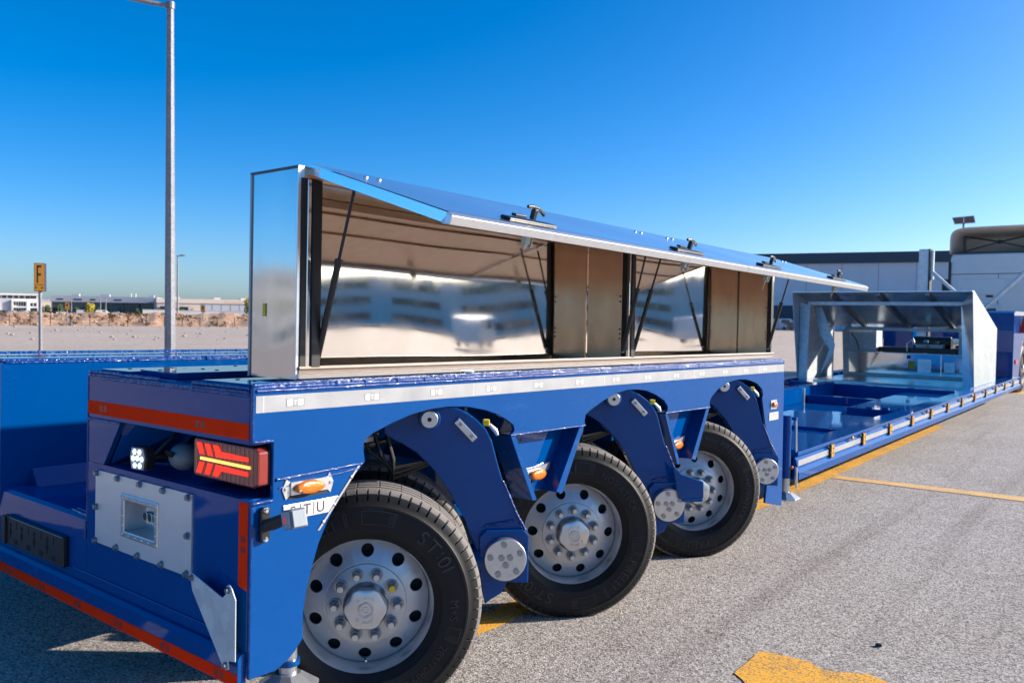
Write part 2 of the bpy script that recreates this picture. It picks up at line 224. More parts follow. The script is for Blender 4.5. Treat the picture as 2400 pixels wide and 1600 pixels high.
# ------------------------------------------------------------------ mesh helpers
class MB:
    def __init__(s): s.v = []; s.f = []; s.m = []; s.cm = 0
    def mat(s, i): s.cm = i; return s
    def add(s, verts, faces):
        k = len(s.v); s.v += [Vector(p) for p in verts]; s.f += [tuple(i+k for i in f) for f in faces]; s.m += [s.cm]*len(faces); return s
    def box(s, x0, x1, y0, y1, z0, z1):
        return s.add([(x, y, z) for x in (x0, x1) for y in (y0, y1) for z in (z0, z1)],
                     [(0, 1, 3, 2), (4, 6, 7, 5), (0, 4, 5, 1), (2, 3, 7, 6), (0, 2, 6, 4), (1, 5, 7, 3)])
    def prism(s, poly, ax, a, b):
        def P(p, c): return {'x': (c, p[0], p[1]), 'y': (p[0], c, p[1]), 'z': (p[0], p[1], c)}[ax]
        n = len(poly); vs = [P(p, a) for p in poly] + [P(p, b) for p in poly]
        return s.add(vs, [tuple(range(n))[::-1], tuple(range(n, 2*n))] + [(i, (i+1) % n, n+(i+1) % n, n+i) for i in range(n)])
    def cyl(s, p0, p1, r0, r1=None, n=16, caps=True, ph=0.0):
        p0 = Vector(p0); p1 = Vector(p1); r1 = r0 if r1 is None else r1
        d = (p1-p0).normalized(); u = d.orthogonal().normalized(); w = d.cross(u)
        vs = []
        for p, r in ((p0, r0), (p1, r1)):
            for i in range(n):
                a = 2*math.pi*i/n + ph; vs.append(p + (u*math.cos(a)+w*math.sin(a))*r)
        fs = [(i, (i+1) % n, n+(i+1) % n, n+i) for i in range(n)]
        if caps: fs += [tuple(range(n))[::-1], tuple(range(n, 2*n))]
        return s.add(vs, fs)
    def lathe(s, prof, n=48, closed=False, org=(0, 0, 0)):   # about local X: prof = (x, r)
        vs = []; ox, oy, oz = org
        for x, r in prof:
            for i in range(n):
                a = 2*math.pi*i/n; vs.append((ox+x, oy+r*math.sin(a), oz+r*math.cos(a)))
        fs = []; m = len(prof)
        for j in range(m if closed else m-1):
            k = (j+1) % m
            for i in range(n): fs.append((j*n+i, j*n+(i+1) % n, k*n+(i+1) % n, k*n+i))
        return s.add(vs, fs)
    def tube(s, path, r, n=8, caps=True):
        path = [Vector(p) for p in path]; m = len(path); rs = r if isinstance(r, (list, tuple)) else [r]*m
        vs = []; u = None
        for i, p in enumerate(path):
            d = (path[min(i+1, m-1)]-path[max(i-1, 0)]).normalized()
            u = d.orthogonal().normalized() if u is None else (u-d*u.dot(d)).normalized()
            w = d.cross(u)
            for k in range(n):
                a = 2*math.pi*k/n; vs.append(p+(u*math.cos(a)+w*math.sin(a))*rs[i])
        fs = [(i*n+k, i*n+(k+1) % n, (i+1)*n+(k+1) % n, (i+1)*n+k) for i in range(m-1) for k in range(n)]
        if caps: fs += [tuple(range(n))[::-1], tuple(range((m-1)*n, m*n))]
        return s.add(vs, fs)
    def ball(s, c, rx, ry, rz, nu=12, nv=8):
        vs = []; fs = []
        for j in range(1, nv):
            t = math.pi*j/nv
            for i in range(nu):
                a = 2*math.pi*i/nu; vs.append((c[0]+rx*math.sin(t)*math.cos(a), c[1]+ry*math.sin(t)*math.sin(a), c[2]+rz*math.cos(t)))
        vs += [(c[0], c[1], c[2]+rz), (c[0], c[1], c[2]-rz)]; T = len(vs)-2; Bq = T+1
        for j in range(nv-2):
            for i in range(nu): fs.append((j*nu+i, (j+1)*nu+i, (j+1)*nu+(i+1) % nu, j*nu+(i+1) % nu))
        for i in range(nu): fs.append((T, i, (i+1) % nu)); fs.append((Bq, (nv-2)*nu+(i+1) % nu, (nv-2)*nu+i))
        return s.add(vs, fs)
    def xf(s, mtx, k=0):
        for i in range(k, len(s.v)): s.v[i] = mtx @ s.v[i]
        return s
    def mesh(s, name, mats, smooth=None):
        me = bpy.data.meshes.new(name); me.from_pydata([tuple(p) for p in s.v], [], s.f)
        for m in (mats if isinstance(mats, (list, tuple)) else [mats]): me.materials.append(m)
        me.polygons.foreach_set('material_index', s.m)
        bm = bmesh.new(); bm.from_mesh(me); bmesh.ops.recalc_face_normals(bm, faces=bm.faces); bm.to_mesh(me); bm.free()
        if smooth is not None:
            me.polygons.foreach_set('use_smooth', [True]*len(me.polygons)); me.set_sharp_from_angle(angle=R(smooth))
        me.update(); return me
    def build(s, name, mats, parent=None, smooth=None, bevel=0.0, mtx=None, seg=2):
        return link(name, s.mesh(name, mats, smooth), parent, bevel, mtx, seg)
def link(name, me, parent=None, bevel=0.0, mtx=None, seg=2):
    o = bpy.data.objects.new(name, me); sc.collection.objects.link(o)
    if parent: o.parent = parent
    if mtx is not None: o.matrix_local = mtx
    if bevel > 0:
        b = o.modifiers.new('bevel', 'BEVEL'); b.width = bevel; b.segments = seg; b.limit_method = 'ANGLE'; b.angle_limit = R(40); b.harden_normals = False
    return o
def tag(o, label=None, cat=None, group=None, kind=None):
    if label: o['label'] = label
    if cat: o['category'] = cat
    if group: o['group'] = group
    if kind: o['kind'] = kind
    return o
def empty(name, loc=(0, 0, 0), rz=0.0):
    o = bpy.data.objects.new(name, None); sc.collection.objects.link(o); o.location = loc; o.rotation_euler = (0, 0, rz); o.empty_display_size = 0.1
    return o
def copy_tree(o, parent=None):
    c = o.copy(); sc.collection.objects.link(c); c.parent = parent
    for ch in [x for x in o.children]: copy_tree(ch, c)
    return c
_tc = {}
def glyphs(txt, size):
    """outline faces of a word, lying in XY, centred; returns verts, faces, width"""
    key = (txt, size)
    if key in _tc: return _tc[key]
    cu = bpy.data.curves.new('lettering', 'FONT'); cu.body = txt; cu.size = size; cu.align_x = 'CENTER'; cu.align_y = 'CENTER'; cu.resolution_u = 3
    ob = bpy.data.objects.new('lettering', cu); sc.collection.objects.link(ob)
    dg = bpy.context.evaluated_depsgraph_get(); me = bpy.data.meshes.new_from_object(ob.evaluated_get(dg))
    vs = [v.co.copy() for v in me.vertices]; fs = [tuple(p.vertices) for p in me.polygons]
    w = (max(v.x for v in vs)-min(v.x for v in vs)) if vs else size*0.3
    if vs:
        cx = (max(v.x for v in vs)+min(v.x for v in vs))/2; cy = (max(v.y for v in vs)+min(v.y for v in vs))/2
        vs = [Vector((v.x-cx, v.y-cy, 0)) for v in vs]
    bpy.data.objects.remove(ob); bpy.data.curves.remove(cu); bpy.data.meshes.remove(me)
    _tc[key] = (vs, fs, w); return _tc[key]
def put_text(mb, txt, size, f, thick=0.0, sx=1.0):
    """f maps (u right, v up, h out) to a point; letters get real thickness when asked for"""
    vs, fs, w = glyphs(txt, size)
    if thick <= 0:
        mb.add([f(v.x*sx, v.y, 0) for v in vs], fs); return
    n = len(vs); top = [f(v.x*sx, v.y, thick) for v in vs]; bot = [f(v.x*sx, v.y, -0.001) for v in vs]
    cnt = {}
    for q in fs:
        for i in range(len(q)):
            e = (q[i], q[(i+1) % len(q)]); cnt[e] = cnt.get(e, 0)+1
    sides = [(a, b, b+n, a+n) for (a, b) in cnt if (b, a) not in cnt]
    mb.add(top+bot, [tuple(q) for q in fs]+sides)
def seams_(lst, frame, parent):
    for a, b, r in lst:
        w_ = MB(); bead(w_, a, b, r, .012, .45); w_.build('weld_bead', weld, parent, 60)
def bead(mb, p0, p1, r, step=0.008, jit=0.28, n=6):
    step = min(step, .007); jit = min(jit, .40); r *= .80
    p0 = Vector(p0); p1 = Vector(p1); L = (p1-p0).length; m = max(3, int(L/step)); path = []; rs = []
    for i in range(m+1):
        t = i/m; q = p0.lerp(p1, t); w = 0.0006
        path.append(q+Vector((random.uniform(-w, w), random.uniform(-w, w), random.uniform(-w, w))))
        rs.append(r*(1+jit*(0.6*(i % 2)-0.3)+random.uniform(-jit, jit)*0.6))
    mb.tube(path, rs, n)
BM = (Matrix.Rotation(R(-0.286), 4, 'Y') @ Matrix.Rotation(R(-0.894), 4, 'X'))   # the bogie sits a little nose-down on its suspension

# ------------------------------------------------------------------ ground
def gz(x, y):
    d = math.hypot(x+1, y-5); t = max(0.0, d-22)
    return -0.0042*min(t, 90) - 0.0018*max(0.0, min(t-90, 500))
def ground_sheet():
    mb = MB(); rs = [0, 6, 12, 18, 22, 26, 32, 40, 50, 62, 76, 92, 112, 140, 180, 240, 320, 450, 620, 1000, 2000, 4500]; n = 96
    vs = [(-1, 5, -0.006)]
    for r in rs[1:]:
        for i in range(n):
            a = 2*math.pi*i/n; x = -1+r*math.cos(a); y = 5+r*math.sin(a); vs.append((x, y, gz(x, y)-0.006))
    fs = [(0, 1+i, 1+(i+1) % n) for i in range(n)]
    for j in range(len(rs)-2):
        for i in range(n): fs.append((1+j*n+i, 1+(j+1)*n+i, 1+(j+1)*n+(i+1) % n, 1+j*n+(i+1) % n))
    mb.add(vs, fs); o = mb.build('ground', dusty, smooth=60); tag(o, kind='structure')
ground_sheet()
mb = MB(); nx = 20
pl = [(-9.5, -30), (18, -30), (18, 21.0), (-9.5, 21.0)]
mb.add([(-9.5, -19, 0), (19, -19, 0), (19, 23, 0), (6, 22.5, 0), (-1, 22, 0), (-9.5, 22, 0)], [(0, 1, 2, 3, 4, 5)])
tag(mb.build('parking_lot', asphalt), kind='structure')
def marking(name, poly, m, label=None):
    # outline with small irregularities
    out = []
    for i in range(len(poly)):
        a = Vector(poly[i]); b = Vector(poly[(i+1) % len(poly)]); k = max(1, int((b-a).length/0.06))
        for j in range(k):
            q = a.lerp(b, j/k); out.append((q.x+random.uniform(-.006, .006), q.y+random.uniform(-.006, .006), 0.004))
    o = MB().add(out, [tuple(range(len(out)))]).build(name, m); tag(o, kind='structure'); return o
marking('lane_line', [(-0.49, 0.4), (-0.315, 0.4), (-0.305, 11.85), (-0.49, 11.9)], yellow_paint)
marking('bay_line', [(-0.295, 6.69), (1.28, 6.78), (5.5, 7.03), (5.5, 7.26), (1.28, 6.99), (-0.295, 6.85)], yellow_worn)
marking('bay_line', [(-0.45, 19.0), (4.5, 19.1), (4.5, 19.9), (-0.45, 19.8)], yellow_worn)
marking('road_symbol', [(0.81, 1.89), (0.80, 2.20), (0.90, 2.21), (1.02, 2.215), (1.08, 2.17), (1.15, 2.20), (1.25, 2.26), (1.34, 2.235), (1.40, 2.05), (1.5, 1.75), (1.1, 1.6)], yellow_paint)

# ------------------------------------------------------------------ trailer
TR = empty('lowbed_trailer', (0, 0, 0)); tag(TR, 'blue low-bed trailer with three exposed pendulum wheels and red-taped rear panel', 'trailer')
def body(mb, name, mats, smooth=None, bevel=0.0, parent=None):
    return mb.build(name, mats, parent or TR, smooth, bevel, BM if parent is None else None)
arch = [[(.469, 1.016), (.463, 1.045), (.46, 1.077), (.47, 1.096), (.499, 1.113), (.602, 1.146), (.697, 1.169), (.797, 1.183), (.902, 1.186), (1.014, 1.179), (1.131, 1.157), (1.214, 1.133), (1.282, 1.103), (1.322, 1.079), (1.331, 1.056), (1.319, 1.044), (1.293, 1.036)],
        [(1.893, 1.036), (1.889, 1.056), (1.898, 1.086), (1.955, 1.110), (2.06, 1.145), (2.17, 1.173), (2.284, 1.187), (2.387, 1.187), (2.494, 1.175), (2.605, 1.146), (2.703, 1.109), (2.747, 1.073), (2.745, 1.045), (2.716, 1.036)],
        [(3.302, 1.036), (3.301, 1.070), (3.323, 1.094), (3.416, 1.141), (3.562, 1.177), (3.716, 1.191), (3.85, 1.187), (3.95, 1.172), (4.051, 1.150), (4.14, 1.108), (4.16, 1.070), (4.146, 1.040)]]
skirt = [(.407, .962), (.327, .865), (.302, .828), (.266, .759), (.24, .684), (.217, .604), (.206, .532), (.207, .453), (.176, .417), (.147, .396), (.10, .375)]
outline = [(0, .375), (0, .942), (.078, .942), (.078, 1.12), (0, 1.12), (0, 1.303), (4.558, 1.303), (4.575, .215), (4.25, .285), (4.31, .60)]
outline += arch[2][::-1] + arch[1][::-1] + arch[0][::-1] + skirt
side = body(MB().prism(outline, 'x', -.016, 0), 'side_plate', blue, bevel=.003)
# weld rows along the top edge and other seams of the side plate
w = MB()
for (x, z, r) in ((-.006, 1.300, .010), (.001, 1.290, .007), (-.016, 1.308, .009)):
    y = 0.01
    while y < 4.5:
        L = random.uniform(.25, .55); e = min(y+L, 4.54)
        if not (1.02 < y < 1.10): bead(w, (x, y, z), (x, e, z), r, 0.011, .45)
        y = e + .004
tag(body(w, 'weld_bead', weld, smooth=60, parent=side), kind='stuff')
w = MB(); bead(w, (.001, .09, 1.0), (.001, .455, 1.012), .007); bead(w, (.001, .10, .972), (.001, .44, .996), .004); bead(w, (.002, .0, 1.13), (.002, .075, 1.128), .008); bead(w, (.002, .0, .934), (.002, .075, .936), .008)
bead(w, (-.004, .002, .38), (-.004, .002, .93), .005); bead(w, (-.004, .002, 1.13), (-.004, .002, 1.29), .006)
for y0, y1 in ((1.30, 1.89), (2.72, 3.30)): bead(w, (.001, y0, 1.036), (.001, y1, 1.033), .006)
tag(body(w, 'weld_bead', weld, smooth=60, parent=side), kind='stuff')
# bogie box: deck slab, inner wall, bulkheads, front plate
body(MB().box(-1.12, -.017, .021, 4.54, 1.195, 1.292), 'deck_slab', blue, bevel=.004)
body(MB().prism([(.021, .46), (.021, 1.194), (4.54, 1.194), (4.54, .46)], 'x', -1.12, -1.10), 'inner_side_plate', blue)  # lower edge carried down to block sun from the ground behind
for y in (1.58, 2.99): body(MB().box(-1.099, -.52, y, y+.02, .80, 1.194), 'bulkhead', blue)
body(MB().box(-1.12, -.017, 4.541, 4.56, .45, 1.292), 'front_plate', blue)
body(MB().box(-.86, -.84, .35, 4.5, .90, 1.194), 'arch_light_baffle', blue)  # added baffle, keeps stray light out of the wheel arches
# wear plates on the bogie deck
for i, (x0, x1, y0, y1, z1) in enumerate(((-1.085, -.86, .03, 4.5, 1.310), (-.85, -.60, .075, 4.5, 1.316), (-.33, -.03, .02, 4.5, 1.309))):
    p = body(MB().prism([(x0, y0), (x1, y0+.006), (x1, y1), (x0, y1)], 'z', 1.2925, z1), 'deck_wear_plate', blue, bevel=.003)
    h = MB()
    for k in range(2):
        for yy in (.12, .3, .6): h.cyl((x0+.06+k*.10, yy, z1+.0005), (x0+.06+k*.10, yy, z1+.002), .008, n=12)
    body(h, 'bolt_hole', dark_void, parent=p)
# rear face
up = body(MB().box(-1.12, -.0165, 0, .02, 1.118, 1.286), 'rear_fascia', blue, bevel=.003)
w = MB()
for (x0, x1, zz) in ((-1.115, -.86, 1.300), (-1.115, -.86, 1.288), (-.87, -.58, 1.297), (-.86, -.56, 1.285), (-1.0, -.35, 1.277), (-.36, -.02, 1.298), (-.36, -.02, 1.286), (-.37, -.02, 1.274), (-.58, -.35, 1.283)):
    bead(w, (x0, .003, zz), (x1, .003, zz), .008, .012, .5)
tag(body(w, 'weld_bead', weld, smooth=60, parent=up), kind='stuff')
def holed(mb, out, inn, y0, y1):
    vs = [(p[0], y, p[1]) for y in (y0, y1) for q in (out, inn) for p in q]; fs = []
    for i in range(4):
        j = (i+1) % 4; fs += [(i, j, 4+j, 4+i), (8+i, 8+j, 12+j, 12+i), (i, j, 8+j, 8+i), (4+i, 4+j, 12+j, 12+i)]
    return mb.add(vs, fs)
lowp = body(holed(MB(), [(-1.12, .448), (-.0165, .448), (-.0165, .942), (-1.12, .942)], [(-.801, .714), (-.574, .714), (-.574, .836), (-.801, .836)], 0, .02), 'rear_lower_panel', blue, bevel=.002)
body(MB().box(-1.10, -.03, .0205, .30, .905, .942), 'lamp_ledge', blue, bevel=.003)
body(MB().prism([(-1.12, .943), (-.985, .943), (-.855, 1.117), (-1.12, 1.117)], 'y', 0.0005, .02), 'rear_gusset', blue)
rb = MB(); rb.add([(-1.12, .021, .943), (-.975, .021, .943), (-.845, .021, 1.117), (-.97, .24, .943), (-.70, .24, 1.117), (-.70, .24, .943), (-.10, .24, .943), (-.10, .24, 1.117), (-.02, .10, .943), (-.02, .10, 1.117)],
                  [(1, 3, 4, 2), (3, 5, 4), (5, 6, 7, 4), (6, 8, 9, 7)])
body(rb, 'lamp_recess', blue)
w = MB(); bead(w, (-1.115, .001, 1.112), (-.86, .001, 1.112), .005); bead(w, (-1.118, .0, .72), (-1.118, .0, 1.28), .005); bead(w, (-.98, .1, .945), (-.70, .235, .945), .005)
tag(body(w, 'weld_bead', weld, smooth=60, parent=lowp), kind='stuff')
# lower rear beam spanning both bogies
bm_ = MB().prism([(0, .448), (0, .612), (.010, .698), (.022, .712), (.14, .712), (.14, .448)], 'x', -3.10, -1.1205)
rbm = body(bm_, 'rear_cross_beam', blue, smooth=30)
w = MB(); bead(w, (-1.14, .02, .712), (-1.32, .03, .714), .008, .012, .5); bead(w, (-1.13, .0, .70), (-1.13, .0, .63), .006); bead(w, (-1.16, .03, .72), (-1.30, .045, .718), .006, .012, .5)
tag(body(w, 'weld_bead', weld, smooth=60, parent=rbm), kind='stuff')
bump_bar = body(MB().prism([(-.03, .352), (-.03, .445), (-.018, .458), (-.0005, .458), (-.0005, .352)], 'x', -3.10, -.0165), 'bumper_bar', blue, smooth=30)
body(MB().box(-1.215, -.20, -.007, -.0005, .4585, .498), 'ledge_strip', blue, bevel=.002)
def tape(name, poly, ax, a, m, parent=None):
    return body(MB().prism(poly, ax, a, a+(-.001 if ax == 'y' else .001)), name, m, parent=parent)
def red_logo(par, pts, y):
    for (x, z, vert) in pts:
        o = MB()
        for d in (-.028, .006):
            if vert: o.box(x-.012, x+.012, y-.0005, y, z+d, z+d+.022)
            else: o.box(x+d, x+d+.022, y-.0005, y, z-.013, z+.013)
        body(o, 'tape_print', M_red_dark, parent=par)
M_red_dark = M('dark_red_print', (0.33, 0.012, 0.008), rough=0.4)
t1 = tape('red_tape', [(-1.118, 1.134), (-.018, 1.134), (-.018, 1.186), (-1.118, 1.186)], 'y', -.0002, tape_r); red_logo(t1, [(-.99, 1.16, 0), (-.30, 1.16, 0)], -.0012)
t2 = tape('red_tape', [(-3.09, .354), (-.018, .354), (-.018, .396), (-3.09, .396)], 'y', -.0303, tape_r)
red_logo(t2, [(-2.8+.335*k, .375, 0) for k in range(9)], -.0313)
t3 = tape('red_tape', [(-.066, .665), (-.017, .655), (-.017, .934), (-.066, .934)], 'y', -.0002, tape_r); red_logo(t3, [(-.042, .80, 1)], -.0012)
# tray between the bogies
body(MB().box(-1.999, -1.1215, .1405, 4.5, .66, .702), 'tray_floor', blue)
body(MB().box(-1.95, -1.17, .2, 4.4, .33, .659), 'tray_light_baffle', blue)  # added block, stops sun running through under the tray
fb = body(MB().prism([(-2.0, .46), (-2.0, 1.285), (-2.012, 1.296), (-3.10, 1.296), (-3.10, .46)], 'y', .0, 8.2), 'far_side_beam', blue, smooth=30)
body(MB().prism([(-1.999, .7025), (-1.999, .787), (-1.94, .7025)], 'y', .141, 4.5), 'kerb_strip', blue)
w = MB()
for (x, z, r) in ((-2.005, 1.294, .009), (-2.03, 1.303, .010), (-2.30, 1.306, .012), (-2.335, 1.306, .010), (-2.75, 1.309, .012), (-2.80, 1.309, .010)):
    y = .02
    while y < 4.6:
        L = random.uniform(.3, .7); bead(w, (x, y, z), (x, min(y+L, 4.7), z), r, .013, .5); y += L+.01
tag(body(w, 'weld_bead', weld, smooth=60, parent=fb), kind='stuff')
for (x0, x1) in ((-2.29, -2.06), (-2.74, -2.36), (-3.08, -2.83)):
    body(MB().box(x0, x1, .03, 6.0, 1.2965, 1.312), 'deck_wear_plate', blue, bevel=.004)
# white reflective tape with printed squares along the side plate
tw = tape('white_tape', [(.010, 1.221), (4.545, 1.221), (4.548, 1.275), (.010, 1.275)], 'x', .0004, tape_w)
def logo_mesh():
    o = MB(); o.mat(0).box(.0015, .0019, -.036, .036, -.0135, .0135)
    for k, c in ((-1, 1), (0, 0), (1, 1)):
        o.mat(1 if c else 2).box(.0019, .0022, k*.0215-.0100, k*.0215+.0100, -.0108, .0108)
        o.mat(2 if c else 1); put_text(o, 'STU'[k+1], .022, lambda u, v, h, k=k: (.00235, k*.0215+u, v))
    return o.mesh('tape_logo', [M('tape_print_grey', (.22, .23, .24), .5), white_lbl, M('tape_print_mid', (.30, .31, .33), .5)])
lm = logo_mesh()
for k in range(13): link('tape_logo', lm, tw, mtx=Matrix.Translation((0, .16+.335*k, 1.248)))
seams = MB()
for y in (.037, 1.05, 2.06, 3.07, 4.08): seams.box(.0015, .0018, y, y+.002, 1.221, 1.275)
body(seams, 'tape_joint', white_lbl, parent=tw)
# triangular brackets between the wheel arches with amber side markers
def oval_lens(mb, c, ry, rz, h, n=28):
    rings = [(1.0, 0.0), (1.0, .35), (.93, .72), (.72, .93), (.38, 1.0)]; vs = []
    for s_, k in rings:
        for i in range(n):
            a = 2*math.pi*i/n; vs.append((c[0]+h*k, c[1]+ry*s_*math.cos(a), c[2]+rz*s_*math.sin(a)))
    vs.append((c[0]+h, c[1], c[2])); fs = []
    for j in range(len(rings)-1):
        for i in range(n): fs.append((j*n+i, j*n+(i+1) % n, (j+1)*n+(i+1) % n, (j+1)*n+i))
    for i in range(n): fs.append(((len(rings)-1)*n+i, (len(rings)-1)*n+(i+1) % n, len(vs)-1))
    mb.add(vs, fs)
def v_bracket(y0, ys):
    web = body(MB().prism([(y0+.035, 1.034), (y0+.545, 1.034), (y0+.362, .735), (y0+.20, .735)], 'x', -.105, -.09), 'hanger_bracket', blue)
    body(MB().prism([(y0, 1.034), (y0+.036, 1.034), (y0+.205, .72), (y0+.17, .722)], 'x', -.12, -.002), 'bracket_flange', blue, bevel=.003, parent=web)
    body(MB().prism([(y0+.545, 1.034), (y0+.587, 1.034), (y0+.408, .722), (y0+.355, .735)], 'x', -.12, -.002), 'bracket_flange', blue, bevel=.003, parent=web)
    h = MB(); 
    for dy in (.137, .186): h.cyl((-.0898, y0+dy, .988), (-.089, y0+dy, .988), .0085, n=14)
    body(h, 'bolt_hole', dark_void, parent=web)
    pl_ = body(MB().prism([(ys-.10, .845), (ys-.085, .79), (ys+.02, .795), (ys+.10, .835), (ys+.11, .865), (ys+.03, .85)], 'x', -.0895, -.075), 'lamp_bracket', alu, parent=web)
    ln = MB(); oval_lens(ln, (-.0745, ys+.0, .818), .060, .026, .024); body(ln, 'marker_lens', amber, smooth=50, parent=web)
    cb_ = MB().tube([(-.08, ys-.03, .80), (-.06, ys-.05, .78), (-.07, ys-.09, .765)], .004, 6); body(cb_, 'cable', black_rub, smooth=60, parent=web)
v_bracket(1.306, 1.60); v_bracket(2.716, 3.01)
# amber marker in its folded bracket at the rear corner
mk = body(MB().prism([(.112, .965), (.128, .997), (.143, .985), (.143, .943), (.126, .930)], 'x', .001, .004), 'corner_marker', alu)
body(MB().prism([(.296, .985), (.305, 1.0), (.322, .967), (.310, .930), (.296, .942)], 'x', .001, .004), 'bracket_ear', alu, parent=mk)
body(MB().prism([(.143, .985), (.143, .943), (.296, .943), (.296, .985)], 'x', .001, .010), 'lamp_bracket', alu, parent=mk)
ln = MB(); oval_lens(ln, (.0102, .213, .964), .062, .0225, .022); body(ln, 'marker_lens', amber, smooth=50, parent=mk)
s_ = MB()
for y in (.126, .310): s_.cyl((.004, y, .965), (.008, y, .965), .006, n=10)
for y in (.165, .262): s_.cyl((.018, y, .958 if y < .2 else .970), (.030, y, .958 if y < .2 else .970), .0045, n=10)
body(s_, 'screw', zinc, smooth=40, parent=mk)
bk = MB().box(.0008, .0014, .14, .30, .928, .9415); body(bk, 'slot', dark_void, parent=mk)
# nameplate with the maker's letters and the riveted edge strip
npl = body(MB().prism([(.118, .912), (.345, .912), (.303, .862), (.118, .862)], 'x', .001, .004), 'name_plate', alu_plate, bevel=.0008)
o = MB()
for t, y in (('S', .155), ('T', .212), ('U', .268)): put_text(o, t, .052, lambda u, v, h, y=y: (.0046, y+u, .887+v))
for y in (.185, .240): o.box(.0041, .0046, y-.0012, y+.0012, .866, .908)
body(o, 'plate_lettering', black_lbl, parent=npl)
es = MB(); d = Vector((0, .44-.262, 1.008-.808)); 
es.prism([(.436, 1.010), (.446, 1.010), (.268, .806), (.258, .806)], 'x', .001, .003); est = body(es, 'edge_strip', alu)
r_ = MB()
for t in (.12, .38, .80):
    y = .262+.178*t; z = .806+.204*t; r_.cyl((.003, y, z), (.006, y, z), .007, .004, n=12)
body(r_, 'rivet', alu, smooth=50, parent=est)
# lamp and plate on the front end of the side plate
mk = body(MB().box(.001, .006, 4.30, 4.41, .955, 1.02), 'corner_marker', alu)
ln = MB(); oval_lens(ln, (.0062, 4.355, .988), .042, .022, .02); body(ln, 'marker_lens', amber, smooth=50, parent=mk)
npl = body(MB().box(.001, .004, 4.28, 4.45, .875, .93), 'name_plate', alu_plate)
o = MB(); 
for t, y in (('S', 4.31), ('T', 4.36), ('U', 4.41)): put_text(o, t, .05, lambda u, v, h, y=y: (.0046, y+u, .902+v))
body(o, 'plate_lettering', black_lbl, parent=npl)
# outline lamp on its rubber arm at the rear corner
ol = body(MB().prism([(.025, .815), (.032, .808), (.050, .808), (.058, .815), (.058, .914), (.050, .921), (.032, .921), (.025, .914)], 'x', .001, .018), 'outline_lamp', black_pl, bevel=.004)
arm = MB().tube([(.012, .042, .862), (.05, .044, .874), (.10, .050, .895), (.128, .054, .906)], [.020, .021, .019, .019], 12); body(arm, 'rubber_arm', black_rub, smooth=50, parent=ol)
hm = Matrix.Translation((.150, .052, .905)) @ Matrix.Rotation(R(-14), 4, 'Y') @ Matrix.Rotation(R(-14), 4, 'Z')
hd = MB().box(-.036, .036, -.026, .028, -.030, .030).xf(hm); hd = body(hd, 'lamp_head', grey_pl, bevel=.006, parent=ol)
a_ = MB().box(-.031, .031, -.0295, -.0268, -.025, .025).xf(hm); body(a_, 'rear_lens', lens_clear, bevel=.006, parent=hd)
a_ = MB().box(.0368, .0395, -.020, .022, -.025, .025).xf(hm); body(a_, 'side_lens', lens_clear, bevel=.006, parent=hd)
a_ = MB().ball((-.005, -.0298, 0), .012, .003, .012).xf(hm); body(a_, 'red_reflector', M('pink_led', (.75, .10, .10), .3, emis=(1, .1, .1), estr=.12), smooth=60, parent=hd)
s_ = MB(); 
for z in (.818, .910): s_.cyl((.018, .0415, z), (.024, .0415, z), .009, .006, n=12)
body(s_, 'screw', zinc, smooth=40, parent=ol)
# tail lamp
X0, X1, Z0, Z1 = -.392, -.012, .974, 1.106
def lp(u, v): return (X0+(X1-X0)*u, Z0+(Z1-Z0)*v)
hexo = [lp(0, .06), lp(.035, 0), lp(.93, 0), lp(1, .10), lp(1, .90), lp(.95, 1), lp(.03, 1), lp(0, .94)]
tl = body(MB().prism(hexo, 'y', .030, .072), 'tail_lamp', red_lens, bevel=.006)
body(MB().prism([lp(.03, .05), lp(.985, .05), lp(.985, .95), lp(.03, .95)], 'y', .073, .125), 'lamp_housing', black_pl, bevel=.004, parent=tl)
fc_ = MB()
for k in range(14): fc_.prism([lp(.05+.066*k, .045), lp(.075+.066*k, .045), lp(.075+.066*k, .955), lp(.05+.066*k, .955)], 'y', .0288, .0299)
body(fc_, 'lens_rib', M('red_lens_rib', (0.34, 0.05, 0.035), rough=0.08, coat=1.0), parent=tl, bevel=.0004)
rl = MB()
def bar(poly): rl.prism([lp(*p) for p in poly], 'y', .0262, .0298)
for k in range(2):
    o_ = .06+k*.135; bar([(o_, .90), (o_+.085, .90), (o_+.135, .60), (o_+.05, .60)])
    bar([(o_+.05, .40), (o_+.135, .40), (o_+.085, .10), (o_, .10)])
bar([(.33, .90), (.415, .90), (.46, .76), (.87, .74), (.87, .63), (.40, .60), (.375, .60)])
bar([(.33, .10), (.415, .10), (.46, .26), (.87, .27), (.87, .38), (.40, .40), (.375, .40)])
body(rl, 'red_light_bar', red_lit, bevel=.002, parent=tl)
rl = MB(); rl.prism([lp(.13, .46), lp(.90, .46), lp(.90, .535), lp(.13, .535)], 'y', .0262, .0298); body(rl, 'amber_light_bar', amber_lit, parent=tl)
ld = MB()
for k in range(22): ld.ball((X0+(X1-X0)*(.145+.035*k), .026, Z0+(Z1-Z0)*.498), .0045, .003, .004, 8, 6)
body(ld, 'led_dot', M('lit_led_dot', (1, .6, .1), .3, emis=(1, .62, .12), estr=1.6), smooth=60, parent=tl)
cn = MB().box(-.010, -.004, .085, .118, .985, 1.095); cn = body(cn, 'end_cover', black_pl, bevel=.003, parent=tl)
e_ = MB(); ring = [(-.0022, .1015+.013*math.cos(a), 1.04+.05*math.sin(a)) for a in [2*math.pi*i/24 for i in range(25)]]; e_.tube(ring, .0012, 5)
e_.tube([(-.0022, .1015, .992), (-.0022, .1015, 1.088)], .0011, 5); e_.tube([(-.0022, .090, 1.075), (-.0022, .113, 1.075)], .001, 5); e_.tube([(-.0022, .090, 1.005), (-.0022, .113, 1.005)], .001, 5)
